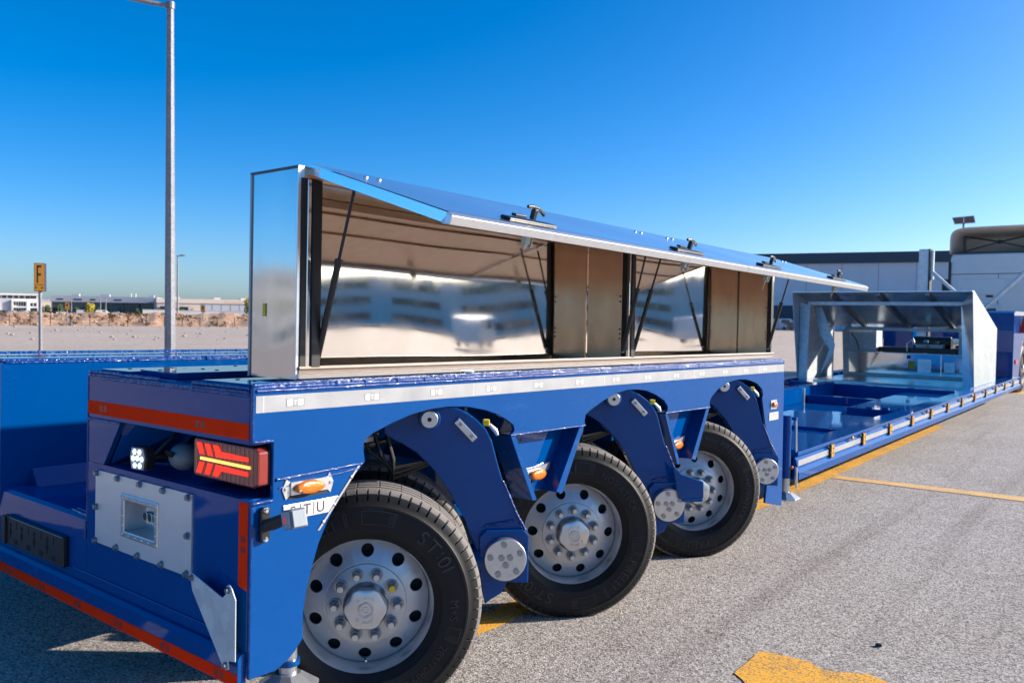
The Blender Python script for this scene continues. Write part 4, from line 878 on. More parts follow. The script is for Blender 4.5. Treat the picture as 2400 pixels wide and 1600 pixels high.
lk(bp_, 'back_panel', steel_inner, 80)
lk(MB().box(XB-.006, XB-.002, YA, YB, ZB, ZT), 'outer_back_panel', steel_mirror)
lk(MB().box(XB, XF+.012, YA+.002, YB-.006, ZB+.001, ZB+.02), 'floor_panel', steel_inner, bevel=.002)
lk(MB().prism([(XF-.012, ZB), (XF+.004, ZB), (XF+.004, ZB+.030), (XF+.010, ZB+.036), (XF+.006, ZB+.044), (XF-.012, ZB+.044)], 'y', YA+.006, YB-.002), 'front_sill', M('sill_steel', (0.21, 0.165, 0.14), rough=0.45, metal=0.3, var=0.5, vscale=20, col2=(0.15, 0.115, 0.095)), 30)
lk(MB().box(XB, XF, YA, YB, ZT, ZT+.004), 'roof_panel', steel_mirror)
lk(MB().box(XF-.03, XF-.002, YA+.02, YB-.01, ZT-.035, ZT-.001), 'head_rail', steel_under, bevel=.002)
for y0 in (.212, 2.352, 4.405):
    for (a, b, m_, x1) in (((0, .026, black_rub, XF+.004)), (.0265, .046, steel_mirror, XF+.002), (.0465, .086, black_rub, XF+.008)):
        if y0 > 4 and a > .03: continue
        lk(MB().box(XF-.03, x1, y0+a, y0+b, ZB+.032, ZT-.036), 'door_seal' if m_ is black_rub else 'door_post', m_, bevel=.004)
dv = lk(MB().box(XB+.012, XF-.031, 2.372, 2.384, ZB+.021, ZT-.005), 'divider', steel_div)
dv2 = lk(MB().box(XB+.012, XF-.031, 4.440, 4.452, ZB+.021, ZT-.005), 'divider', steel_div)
for y in (2.370, 4.438):
    h = MB()
    for z in (1.46, 1.485, 1.51, 1.66, 1.69): h.cyl((XF-.05, y+.0015, z), (XF-.05, y-.0005, z), .005, n=10)
    lk(h, 'divider_hole', dark_void)
# lids
DX, DZ = .600, 1.842; HX, HZ = -.052, 2.052
ang = math.atan2(DZ-HZ, DX-HX); LEN = math.hypot(DX-HX, DZ-HZ)
def dpt(s, t): # s outwards along the lid, t above its skin
    return (HX+s*math.cos(ang)-t*math.sin(ang), HZ+s*math.sin(ang)+t*math.cos(ang))
def lid(y0, y1, ys, idx):
    top = MB(); nu, nv = 10, 24
    for i in range(nv+1):
        for j in range(nu+1):
            u = j/nu; v = i/nv; b = .003*math.sin(math.pi*u)*math.sin(3*math.pi*v)
            x, z = dpt(LEN*u*.985, b); top.v.append(Vector((x, y0+(y1-y0)*v, z)))
    for i in range(nv):
        for j in range(nu): top.f.append((i*(nu+1)+j, i*(nu+1)+j+1, (i+1)*(nu+1)+j+1, (i+1)*(nu+1)+j)); top.m.append(0)
    d = lk(top, 'lid', steel_door, 60)
    def strip(s0, s1, t0, t1, ya, yb, name, m_, bev=0):
        q = [dpt(s0, t0), dpt(s1, t0), dpt(s1, t1), dpt(s0, t1)]; return lk(MB().prism(q, 'y', ya, yb), name, m_, bevel=bev, parent=d)
    for y in (y0, y1-.004): strip(0, LEN*.985, -.036, -.0035, y, y+.004, 'lid_side_flange', steel_door)
    q = [dpt(LEN*.985, .0), dpt(LEN+.012, -.008), dpt(LEN+.012, -.036), dpt(LEN*.97, -.040), dpt(LEN*.96, -.034), dpt(LEN*.985, -.010)]
    lk(MB().prism(q, 'y', y0, y1), 'lid_lip', alu, bevel=.002, parent=d)
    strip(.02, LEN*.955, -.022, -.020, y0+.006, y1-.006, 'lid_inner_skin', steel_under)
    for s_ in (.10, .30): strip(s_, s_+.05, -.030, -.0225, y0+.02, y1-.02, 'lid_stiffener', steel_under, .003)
    rv_ = MB()
    for yy in (y0+.14, y0+.20, y1-.20, y1-.14):
        x, z = dpt(.13, 0); rv_.ball((x, yy, z+.001), .010, .010, .006, 10, 6)
    lk(rv_, 'rivet', alu, 60, parent=d)
    fm = Matrix(((math.cos(ang), 0, -math.sin(ang), HX), (0, 1, 0, 0), (math.sin(ang), 0, math.cos(ang), HZ), (0, 0, 0, 1)))
    for yh in ys:
        # black folding T handle on its long base
        s0 = LEN-.055; k = Matrix.Translation((0, yh, 0))
        hb = MB().prism([(s0-.022, -.14), (s0+.022, -.14), (s0+.026, -.05), (s0+.026, .12), (s0-.026, .12), (s0-.026, -.05)], 'z', .001, .013).xf(fm @ k); hb = lk(hb, 'lid_handle', black_pl, bevel=.005, parent=d)
        hd_ = MB(); hd_.box(s0-.009, s0+.009, -.004, .014, .016, .052); hd_.box(s0-.010, s0+.010, -.10, -.04, .0165, .026); hd_.tube([(s0, -.038, .056), (s0, -.01, .058), (s0, .02, .055), (s0, .045, .047), (s0, .062, .036)], [.006, .0075, .0075, .007, .006], 8)
        lk(hd_.xf(fm @ k), 'handle_grip', black_pl, bevel=.003, parent=d)
        lc = MB(); lc.box(LEN-.062, LEN-.040, -.018, .010, -.068, -.0405); lc.box(LEN-.056, LEN-.046, -.012, .002, -.086, -.068); lk(lc.xf(fm @ k), 'latch', M('latch_zinc', (.45, .50, .46), .45, .6) if 'latch_zinc' not in bpy.data.materials else bpy.data.materials['latch_zinc'], bevel=.003, parent=d)
        lc = MB().box(LEN-.066, LEN-.036, .0105, .013, -.078, -.0405); lk(lc.xf(fm @ k), 'latch_bracket', alu, parent=d)
        if idx: 
            ky = MB().cyl((LEN-.05, -.006, -.086), (LEN-.05, -.006, -.125), .002, n=6); lk(ky.xf(fm @ k), 'key', zinc, parent=d)
    return d
lid(.245, 2.409, (.70, 1.86), 0); lid(2.413, 4.46, (2.82, 3.96), 1)
for (y, yt) in ((.300, .310), (2.340, 2.300), (2.455, 2.47), (4.39, 4.37)):
    a = Vector((XF-.010, y, 1.392)); x, z = dpt(.175, -.032); b = Vector((x, yt, z)); m_ = a.lerp(b, .57)
    g = lk(MB().cyl(a, m_, .0115, n=14), 'gas_strut', black_pl, 40)
    lk(MB().cyl(m_, b, .0055, n=10), 'piston_rod', black_pl, 40, parent=g)
    lk(MB().cyl(m_+(a-m_)*.02, m_+(b-m_)*.03, .0135, n=14), 'strut_collar', black_pl, 40, parent=g)
    lk(MB().ball(a, .011, .011, .011, 10, 6), 'ball_joint', zinc, 60, parent=g)
for y in (1.06, 2.44): lk(MB().cyl((XF+.016, y, ZB-.006), (XF+.016, y, ZB+.006), .026, n=6), 'mounting_bolt', zinc, 30)

# ------------------------------------------------------------------ galvanised cabinet on the low deck
GC = empty('equipment_cabinet', (-1.5, 13.1, .465)); GC.location = (0, 0, 0)
tag(GC, 'open galvanised cabinet with sloping hood standing on the low deck before the truck', 'cabinet')
def gc(mb, name, mats, smooth=None, bevel=0.0, parent=None): return mb.build(name, mats, parent or GC, smooth, bevel)
Y0, Y1 = 13.0, 14.95; zb = .465
side_poly = [(Y0, zb), (Y0-.35, 1.985), (Y0-.22, 2.0), (Y1, 1.42), (Y1, zb)]
gc(MB().prism(side_poly, 'x', -.15, -.14), 'side_panel', galv_sunlit, bevel=.002)
gc(MB().prism([(Y0, zb), (Y0-.35, 1.985), (Y0-.22, 2.0), (Y1, 1.42), (Y1, zb)], 'x', -2.90, -2.89), 'side_panel', galv)
gc(MB().add([(-.151, Y0, zb), (-.151, Y0-.34, 1.98), (-.36, Y0+.02, 1.80), (-.30, Y0+.02, zb)], [(0, 1, 2, 3)]), 'side_return', galv_in)
# roof sheet sloping down towards the front, its underside showing three ribs
rf = gc(MB().add([(-2.89, Y0-.22, 2.0), (-.15, Y0-.22, 2.0), (-.15, Y1, 1.42), (-2.89, Y1, 1.42), (-2.89, Y0-.22, 1.99), (-.15, Y0-.22, 1.99), (-.15, Y1, 1.41), (-2.89, Y1, 1.41)], [(0, 1, 2, 3), (4, 7, 6, 5), (0, 4, 5, 1), (1, 5, 6, 2), (2, 6, 7, 3), (3, 7, 4, 0)]), 'hood_sheet', galv_in)
gc(MB().box(-2.9, -.14, Y0-.36, Y0-.20, 1.985, 2.005), 'hood_lip', galv_in, bevel=.004)
for x in (-2.33, -1.58, -.84): gc(MB().add([(x, Y0-.2, 1.985), (x+.07, Y0-.2, 1.985), (x+.07, Y1-.05, 1.425), (x, Y1-.05, 1.425), (x, Y0-.2, 1.935), (x+.07, Y0-.2, 1.935), (x+.07, Y1-.05, 1.375), (x, Y1-.05, 1.375)], [(0, 1, 2, 3), (4, 7, 6, 5), (0, 4, 5, 1), (1, 5, 6, 2), (2, 6, 7, 3), (3, 7, 4, 0)]), 'hood_rib', galv_dark, bevel=.004)
gc(MB().box(-2.75, -.16, Y0+.03, Y0+.10, 1.78, 1.84), 'cross_rail', galv, bevel=.004)
gc(MB().box(-2.66, -.16, Y1-.15, Y1-.08, 1.34, 1.40), 'cross_rail', galv, bevel=.004)
gc(MB().prism([(-2.88, zb), (-2.74, zb), (-2.70, 1.78), (-2.88, 1.84)], 'y', Y0, Y0+.05), 'corner_post', galv, bevel=.004)
gc(MB().prism([(-2.66, zb), (-2.56, zb), (-2.60, 1.34), (-2.70, 1.34)], 'y', Y1-.14, Y1-.09), 'corner_post', galv, bevel=.004)
gc(MB().prism([(-2.72, 1.72), (-2.60, 1.75), (-2.36, 1.10), (-2.38, .95), (-2.58, .60), (-2.60, .60), (-2.45, 1.02), (-2.62, 1.25)], 'y', Y0+.3, Y0+.31), 'folded_gusset', galv)
gc(MB().box(-2.66, -1.60, Y1-.12, Y1-.10, zb+.06, .93), 'front_panel', steel_mirror)
gc(MB().box(-1.595, -.98, Y1-.12, Y1-.10, zb+.06, .93), 'front_panel', steel_mirror)
gc(MB().box(-.975, -.16, Y1-.12, Y1-.10, zb+.06, .93), 'front_panel', steel_mirror)
gc(MB().box(-2.66, -.16, Y0+.05, Y1-.09, .932, .95) if False else MB().box(-2.66, -.16, Y1-.20, Y1-.09, .931, .945), 'shelf', galv_in, bevel=.002)
gc(MB().box(-2.62, -.16, Y0, Y1-.1, zb, zb+.035), 'floor_sheet', galv_in)
gc(MB().box(-2.62, -.16, Y1-.2, Y1-.15, zb+.036, zb+.08), 'foot_rail', galv, bevel=.004)
gc(MB().box(-1.52, -1.40, Y1-.124, Y1-.1205, .66, .80), 'warning_sticker', yellow_lbl)
gc(MB().box(-1.545, -1.48, Y1-.124, Y1-.1205, .84, .90), 'blue_sticker', blue)
gc(MB().box(-1.36, -1.14, Y1-.128, Y1-.1205, .60, .84), 'cover_plate', galv_in)
for x in (-.92, -.68): gc(MB().box(x, x+.17, Y1-.128, Y1-.1205, .62, .80), 'cover_plate', galv_in, bevel=.006)
rvm = MB()
for k in range(26): rvm.ball((-.139, Y0-.3+k*.075 if k*.075 < 2.2 else 14.9, zb+.05), .008, .008, .008, 6, 4)
gc(rvm, 'rivet', zinc)
gc(MB().box(-2.60, -2.10, Y1-.05, Y1+.35, .946, 1.36), 'battery_box', galv, bevel=.01)
gc(MB().box(-.72, -.20, Y1-.05, Y1+.35, .946, 1.36), 'battery_box', galv, bevel=.01)
PU = empty('hydraulic_power_unit', (0, 0, 0)); tag(PU, 'black and white hydraulic power unit with a pale blue cap inside the galvanised cabinet', 'power unit')
MB().box(-2.08, -.74, Y1+.0, Y1+.4, .946, 1.04).build('base_tray', black_pl, PU, bevel=.008)
MB().cyl((-1.50, Y1+.22, 1.13), (-.88, Y1+.22, 1.13), .12, n=24).build('motor', black_pl, PU, smooth=40, bevel=.01)
MB().box(-1.42, -.95, Y1-.08, Y1+.06, 1.041, 1.11).build('tank', white_pt, PU, bevel=.015)
MB().box(-1.25, -1.18, Y1-.084, Y1-.0805, 1.06, 1.085).build('red_label', red_lbl, PU)
MB().cyl((-1.26, Y1, 1.11), (-1.26, Y1, 1.135), .03, n=14).build('filler_neck', black_pl, PU, smooth=40)
MB().cyl((-1.26, Y1, 1.135), (-1.26, Y1, 1.18), .042, n=16).build('filler_cap', blue_lbl, PU, smooth=40)
MB().cyl((-1.08, Y1, 1.11), (-1.08, Y1, 1.16), .032, n=14).build('pressure_valve', grey_pl, PU, smooth=40)
MB().tube([(-1.56, Y1-.05, .97), (-1.56, Y1-.05, 1.12), (-1.47, Y1, 1.20), (-1.44, Y1, 1.10)], .014, 8).build('hose', alu, PU, smooth=60)
MB().tube([(-2.55, Y1-.07, 1.28), (-2.46, Y1-.07, 1.16), (-2.40, Y1-.07, .97)], .008, 6).build('cable', black_rub, PU, smooth=60)

# ------------------------------------------------------------------ truck in front
TK = empty('tractor_truck', (0, 0, 0)); tag(TK, 'white tractor truck cab seen from behind, coupled to the trailer front', 'truck')
def tk(mb, name, mats, smooth=None, bevel=0.0, parent=None): return mb.build(name, mats, parent or TK, smooth, bevel)
CY = 24.6; CL, CR = -2.78, -.32
cabp = [(CL+.10, 1.0), (CL, 1.15), (CL, 3.05), (CL+.05, 3.35), (CL+.12, 3.42), (CR-.12, 3.42), (CR-.05, 3.35), (CR, 3.05), (CR, 1.15), (CR-.10, 1.0)]
cab = tk(MB().prism(cabp, 'y', CY, CY+2.2), 'cab_body', white_pt, bevel=.05)
tk(MB().box(CL+.02, CR-.02, CY-.006, CY-.001, 2.84, 2.86), 'panel_joint', M('joint_grey', (.12, .12, .13), .6), parent=cab)
for (x0, x1, z0, z1) in ((CL+.24, CL+1.40, 2.28, 2.72), (CL+1.50, CR-.2, 2.28, 2.72)):
    tk(MB().box(x0, x1, CY-.022, CY-.001, z0, z1), 'pressed_panel', white_pt, bevel=.02, parent=cab)
tk(MB().box(CL+.75, CL+1.30, CY-.03, CY-.001, 1.55, 2.02), 'rear_hatch', white_pt, bevel=.04, parent=cab)
tk(MB().box(CL+.85, CL+1.20, CY-.036, CY-.0305, 1.60, 1.90), 'hatch_recess', M('brown_grey_recess', (.10, .07, .06), .6), bevel=.02, parent=cab)
tk(MB().box(CL+.95, CL+1.12, CY-.05, CY-.0225, 2.20, 2.26), 'grab_recess', black_pl, bevel=.01, parent=cab)
# roof air deflector, hollow behind with black braces
df = MB(); n = 36; pr = []
for i in range(n+1):
    t = i/n; a = math.pi*t
    pr.append((CL+.02+(CR-CL-.04)*(0.5-0.5*math.copysign(abs(math.cos(a))**.30, math.cos(a))), 3.43+.72*abs(math.sin(a))**.30))
k = len(df.v)
outer = [(p[0], CY-.10, p[1]) for p in pr]; front = [(p[0]*.97+(-1.55)*.03, CY+1.6, 3.43+(p[1]-3.43)*.80) for p in pr]
df.add(outer+front, [(i, i+1, n+2+i, n+1+i) for i in range(n)]+[tuple(range(n+1, 2*n+2))])
dfo = tk(df, 'roof_deflector', M('beige_lit_fairing', (0.86, 0.76, 0.65), rough=0.5, var=0.3, vscale=3, col2=(0.72, 0.62, 0.52)), 50);  # beige of the light inside the fairing is put into its colour
sm = dfo.modifiers.new('thickness', 'SOLIDIFY'); sm.thickness = .02; sm.offset = -1
br = MB()
for x in (CL+.38, CR-.38): br.box(x-.03, x+.03, CY-.04, CY+.02, 3.44, 3.92)
tk(br, 'deflector_post', black_pl)
br = MB(); br.cyl((CL+.38, CY, 3.90), (-1.55, CY, 3.72), .022, n=8); br.cyl((CR-.38, CY, 3.90), (-1.55, CY, 3.72), .022, n=8); br.cyl((CL+.38, CY, 3.48), (-1.55, CY, 3.72), .016, n=8); br.cyl((CR-.38, CY, 3.48), (-1.55, CY, 3.72), .016, n=8); br.ball((-1.55, CY, 3.72), .07, .05, .06)
tk(br, 'deflector_brace', black_pl, 40)
tk(MB().box(-1.56, -1.545, CY-.006, CY-.001, 1.2, 2.84), 'panel_joint', bpy.data.materials['joint_grey'], parent=cab)
for k in range(5): tk(MB().box(CL+1.52, CR-.24, CY-.034, CY-.0225, 2.34+.075*k, 2.36+.075*k), 'pressed_rib', white_pt, parent=cab)
tk(MB().box(CL+.22, CR-.2, CY-.012, CY-.001, 2.12, 2.15), 'pressed_rib', white_pt, bevel=.004, parent=cab)
tk(MB().box(CL+.01, CR-.01, CY+.02, CY+2.0, 3.422, 3.445), 'roof_gap_strip', black_pl, parent=cab)  # black strip drawn for the dark gap under the deflector
for x in (CL+.35, CL+.62): tk(MB().cyl((x, CY-.001, 2.0), (x, CY-.05, 2.0), .05, n=16), 'work_light', black_pl, 40, parent=cab)
for k, cm in enumerate((red_lbl, black_pl, yellow_lbl)):
    tk(MB().tube([(-1.75+.14*k+.05*math.sin(t*2.2), CY-.12-.02*math.cos(t*2.2), 1.75-.028*t) for t in range(22)], .014, 6), 'coiled_air_line', cm, 60, parent=cab)
tk(MB().tube([(CR-.5, CY-.001, 1.5), (CR-.5, CY-.07, 1.52), (CR-.5, CY-.07, 2.0), (CR-.5, CY-.001, 2.02)], .014, 8), 'grab_handle', black_pl, 60, parent=cab)
tk(MB().box(CL-.20, CL-.001, CY+.1, CY+.5, 1.9, 2.72), 'air_intake', black_pl, bevel=.04)
tk(MB().box(CL-.01, CL+.06, CY-.03, CY-.001, 1.2, 3.2), 'cab_edge_gap', black_pl)
tk(MB().box(-2.0, -1.65, 18.6, 26.5, .75, 1.0), 'chassis_rail', dark_void); tk(MB().box(-1.45, -1.10, 18.6, 26.5, .75, 1.0), 'chassis_rail', dark_void)
tk(MB().box(-2.75, -.35, 24.0, 24.5, .6, 1.15), 'fuel_tank', alu, bevel=.05)
big = Matrix.Scale(1.16, 4)
for y in (19.6, 21.0):
    for s_, x in ((1, -.36), (-1, -2.74)):
        wh = link('wheel', rim_me, TK, mtx=Matrix.Translation((x, y, .518)) @ Matrix.Rotation(0 if s_ > 0 else math.pi, 4, 'Z') @ big); link('tyre', tyre_me, wh); link('hub_cap', hub_me, wh)
for s_, x in ((1, -.40), (-1, -2.70)):
    wh = link('wheel', rim_me, TK, mtx=Matrix.Translation((x, 25.9, .518)) @ Matrix.Rotation(0 if s_ > 0 else math.pi, 4, 'Z') @ big); link('tyre', tyre_me, wh); link('hub_cap', hub_me, wh)
mg = MB()
for i in range(9): 
    a0 = R(20+15*i); a1 = R(20+15*(i+1)); q = lambda a, r: (19.6+r*math.cos(a), .52+r*math.sin(a))
    mg.prism([q(a0, .60), q(a1, .60), q(a1, .63), q(a0, .63)], 'x', -.75, -.30)
tk(mg, 'mudguard', white_pt)
tk(MB().box(-.62, -.42, 18.40, 18.44, .85, .98), 'rear_light', red_lens, bevel=.01)

# ------------------------------------------------------------------ background placing helper: bearing left of +Y from the camera spot, ground distance
def far(bear, dist): return (CAM.x-dist*math.sin(R(bear)), CAM.y+dist*math.cos(R(bear)))
def facing(bear): return R(bear)      # local -Y of a thing looks back towards the camera
# street lamp
def street_lamp(name, x, y, z0, h, r0, r1, arm, rz, label, seg=8, head=1.0):
    e = empty(name, (x, y, z0), rz); tag(e, label, 'street lamp')
    MB().cyl((0, 0, 0), (0, 0, h), r0, r1, n=seg, ph=.2).build('pole', galv_pole, e)
    MB().cyl((0, 0, 0), (0, 0, .04), r0*1.7, n=seg).build('base_plate', galv_pole, e)
    MB().cyl((0, 0, h-.06), (0, 0, h+.08), r1*1.25, n=12).build('pole_cap', grey_pl, e, smooth=40)
    MB().tube([(0, 0, h), (-arm*.5, 0, h+.02*head), (-arm, 0, h+.06*head)], .045*head, 10).build('bracket_arm', galv_pole, e, smooth=50)
    hd = MB(); rings = [(-arm+.05, .04, .05), (-arm-.08, .13, .08), (-arm-.35, .17, .09), (-arm-.62, .13, .07), (-arm-.75, .04, .03)]; n = 14; vs = []
    for (xx, ry, rz_) in rings:
        for i in range(n):
            a = PI2*i/n; vs.append((xx, ry*head*math.cos(a), h+.07*head+rz_*head*math.sin(a)*(1 if math.sin(a) > 0 else .55)))
    fs = [(j*n+i, j*n+(i+1) % n, (j+1)*n+(i+1) % n, (j+1)*n+i) for j in range(len(rings)-1) for i in range(n)]+[tuple(range(n)), tuple(range((len(rings)-1)*n, len(rings)*n))]
    hd.add(vs, fs); hd.build('lamp_head', grey_pl, e, smooth=50)
    MB().ball((-arm-.38, 0, h+.03*head), .24*head, .12*head, .05*head, 14, 8).build('lamp_lens', M('lamp_lens_amber', (.45, .22, .10), .3) if 'lamp_lens_amber' not in bpy.data.materials else bpy.data.materials['lamp_lens_amber'], e, smooth=60)
    return e
lx, ly = far(61.03, 19.0)
street_lamp('street_lamp', lx, ly, 0, 7.88, .115, .072, 1.02, R(61.0), 'tall galvanised street lamp standing behind the blue trailer, its head cut by the picture edge')
lx, ly = far(60.58, 122); street_lamp('street_lamp', lx, ly, gz(lx, ly), 9.2, .13, .09, -1.0, R(60.5), 'distant thin street lamp with slanted arm just beside the tall pole', head=1.3)
for i, (b, top) in enumerate(((66.6, 5.0), (65.01, 6.0), (64.71, 6.0), (68.07, 2.2))):
    lx, ly = far(b, 385); z0 = -1.2
    street_lamp('street_lamp', lx, ly, z0, top-z0, .22, .15, .8, R(b), ('slim pale lamp post before the dark showroom, between the orange sign and the yellow tree', 'first slim pale lamp post after the yellow tree, before the showroom', 'second slim pale lamp post after the yellow tree, before the showroom', 'short pale post between the white office and the dark showroom')[i])
# orange row signs
def row_sign(bear, dist, z0, zt, ph, pw, pr, letter, label, depth=.12):
    x, y = far(bear, dist); e = empty('row_sign', (x, y, z0), R(bear-14)); tag(e, label, 'sign', 'orange row signs of the parking lot')
    h = zt-z0
    MB().cyl((0, 0, 0), (0, 0, h-ph+.05), pr, n=14).build('post', galv_pole, e, smooth=40)
    MB().prism([(-pw/2, h-ph), (pw/2, h-ph), (pw/2, h), (-pw/2, h)], 'y', -depth/2, depth/2).build('sign_case', M('sign_case_dark', (.035, .025, .05), .5) if 'sign_case_dark' not in bpy.data.materials else bpy.data.materials['sign_case_dark'], e, bevel=.02)
    q = .02*pw/.4
    fc = MB().prism([(-pw/2+q, h-ph+q), (pw/2-q, h-ph+q), (pw/2-q, h-q), (-pw/2+q, h-q)], 'y', -depth/2-.006, -depth/2-.001).build('sign_face', orange_sign, e)
    t = MB(); yy = -depth/2-.0075
    sw = pw*.13; lx_ = -pw*.22; t0 = h-ph*.08; t1 = h-ph*.70
    if letter:
        t.box(lx_, lx_+sw, yy, yy+.001, t1, t0); t.box(lx_+sw, pw*.20, yy, yy+.001, t0-ph*.075, t0); t.box(lx_+sw, pw*.16, yy, yy+.001, h-ph*.44, h-ph*.365)
    else:
        t.box(-pw*.2, pw*.2, yy, yy+.001, h-ph*.5, h-ph*.2)
    t.box(-pw/2+q, pw/2-q, yy, yy+.001, h-ph*.775, h-ph*.76)
    for s_ in (-1, 1):
        c = s_*pw*.25; zc = h-ph*.87; t.box(c-pw*.09, c+pw*.09, yy, yy+.001, zc-.012, zc+.012); t.prism([(c+s_*pw*.13, zc), (c+s_*pw*.03, zc+ph*.045), (c+s_*pw*.03, zc-ph*.045)], 'y', yy-.001, yy-.0002)
    t.build('sign_lettering', black_lbl, fc)
row_sign(68.25, 32, gz(-28, 10), 3.02, .94, .33, .055, True, 'large orange row sign with a black letter F above the blue beam', .22)
row_sign(66.82, 100, gz(-90, 40), 1.87+.25, .80, .42, .06, False, 'small distant orange row sign before the dark showroom', .12)
row_sign(59.05, 100, gz(-84, 50), 1.81+.25, .80, .42, .06, False, 'small distant orange row sign before the cream factory', .12)
# fence posts with wire at the edge of the lot
ORD = 'zeroth first second third fourth fifth sixth seventh eighth ninth tenth eleventh twelfth thirteenth'.split()
for i in range(1, 14):
    b = 70.9-1.06*i; x, y = far(b, 96); z0 = gz(x, y)
    e = empty('fence_post', (x, y, z0), R(b)); tag(e, ORD[i]+' dark fence post along the soil bank, counted from the left picture edge', 'fence post', 'dark fence posts along the lot edge')
    MB().box(-.035, .035, -.035, .035, 0, 1.02).build('post', dark_void, e); MB().box(-.045, .045, -.045, .045, 1.02, 1.05).build('cap', dark_void, e)
wf = MB()
for i in range(14):
    a = far(70.9-1.06*i, 96); b_ = far(70.9-1.06*(i+1), 96)
    for h in (.3, .6, .9): wf.cyl((a[0], a[1], gz(*a)+h), (b_[0], b_[1], gz(*b_)+h), .006, n=4)
tag(wf.build('wire_fence', dark_void), 'thin wire strands strung between the fence posts', 'wire fence')
# soil bank
def bank():
    mb = MB(); nb = 150; prof = [(97.2, 0), (98.5, .22), (100.5, .50), (103, .72), (106.5, .92), (110, 1.0), (114, .98), (120, .7), (132, 0)]
    rnd = random.Random(5); ph = [rnd.uniform(0, 6) for _ in range(6)]
    for i in range(nb+1):
        b = 78-30*i/nb
        top = .80+.40*(i/nb)+.10*math.sin(b*1.7+ph[0])+.06*math.sin(b*4.1+ph[1])+.05*math.sin(b*9.3+ph[2])
        for j, (d, k) in enumerate(prof):
            d2 = d+(.5*math.sin(b*3.1+ph[3]+j) if 0 < j < 8 else 0); x, y = far(b, d2); base = gz(x, y)
            z = base+(top-base)*k+(rnd.uniform(-.05, .05) if 0 < j < 8 else -.05); mb.v.append(Vector((x, y, z)))
    m = len(prof)
    for i in range(nb):
        for j in range(m-1): mb.f.append((i*m+j, i*m+j+1, (i+1)*m+j+1, (i+1)*m+j)); mb.m.append(0)
    tag(mb.build('soil_bank', soil, smooth=50), kind='structure')
    rk = MB(); sc_ = MB()
    for q in range(900):
        b = rnd.uniform(50, 76); d = rnd.uniform(96.6, 106); x, y = far(b, d); base = gz(x, y); t = max(0, min(1, (d-97.2)/9)); z = base+(1.0-base)*(t**.6)*.92
        s_ = rnd.choice((.04, .05, .07, .09, .13)); n0 = len(rk.v)
        if rnd.random() < .82: 
            rk.ball((0, 0, 0), s_*rnd.uniform(.8, 1.6), s_, s_*rnd.uniform(.5, .9), 6, 4)
            for v in rk.v[n0:]: v *= rnd.uniform(.8, 1.2)
            rk.xf(Matrix.Translation((x, y, z)), n0)
        else:
            for w_ in range(7):
                a = rnd.uniform(0, 6.28); r = rnd.uniform(.15, .45); h = rnd.uniform(.1, .38)
                sc_.add([(x, y, z-.05), (x+.05, y+.03, z-.05), (x+r*math.cos(a), y+r*math.sin(a), z+h), (x+r*math.cos(a)-.12, y+r*math.sin(a), z+h*.6)], [(0, 1, 2), (0, 2, 3)])
    tag(rk.build('loose_rocks', rock_m), 'pale rubble strewn over the soil bank', 'rubble', kind='stuff')
    tag(sc_.build('dry_scrub', dry_m), 'dry brown scrub growing on the soil bank', 'scrub', kind='stuff')
    lt = MB()
    for q in range(60):
        b = rnd.uniform(56, 70); d = rnd.uniform(45, 94); x, y = far(b, d); s_ = rnd.uniform(.04, .12); n0 = len(lt.v)
        lt.ball((x, y, gz(x, y)+s_*.3), s_*1.6, s_, s_*.5, 6, 4)
    tag(lt.build('ground_litter', rock_m), 'pale stones and litter scattered over the dusty lot', 'litter', kind='stuff')
bank()
# trees and bushes
def leafy(mb, c, rx, ry, rz, n, s, rnd):
    for _ in range(n):
        while True:
            p = Vector((rnd.uniform(-1, 1), rnd.uniform(-1, 1), rnd.uniform(-1, 1)))
            if p.length < 1: break
        k = .55+.45*rnd.random(); p = Vector((c[0]+p.x*rx*k**.3, c[1]+p.y*ry, c[2]+p.z*rz))
        u = Vector((rnd.uniform(-1, 1), rnd.uniform(-1, 1), rnd.uniform(-1, 1))).normalized(); w_ = u.orthogonal().normalized(); q = s*rnd.uniform(.6, 1.3)
        mb.add([p-u*q, p+w_*q*.6, p+u*q, p-w_*q*.6], [(0, 1, 2, 3)])
def tree(name, bear, dist, z0, h, cr, cz, m_, label, n, s, rnd, lobes=6):
    x, y = far(bear, dist); e = empty(name, (x, y, z0), R(bear)); tag(e, label, 'tree' if 'tree' in name else 'bush')
    t = MB(); t.tube([(0, 0, 0), (.03, 0, h*.3), (-.02, .02, h*.6), (0, 0, h*.85)], [.045*cr+.03, .04*cr+.02, .03*cr+.01, .01], 7)
    for k in range(4): a = k*1.6; t.tube([(0, 0, h*(.4+.1*k)), (cr*.5*math.cos(a), cr*.5*math.sin(a), h*(.6+.08*k))], [.03*cr, .01], 5)
    t.build('trunk', bark, e, smooth=60)
    c = MB()
    for k in range(lobes):
        a = rnd.uniform(0, 6.28); r = cr*.45; leafy(c, (r*math.cos(a), r*math.sin(a), cz+rnd.uniform(-.35, .45)*(h-cz)), cr*.55, cr*.55, (h-cz)*.55, n//lobes, s, rnd)
    c.build('crown', m_, e)
rn = random.Random(3)
tree('young_tree', 65.58, 140, -.62, 3.05, .85, 2.0, leaf_y, 'small yellow-leaved tree standing before the dark showroom', 900, .12, rn)
tree('roadside_tree', 56.1, 300, -.8, 7.6, 2.6, 3.8, leaf_y, 'yellow-green tree half hidden behind the mirror-polished locker end', 1200, .35, rn)
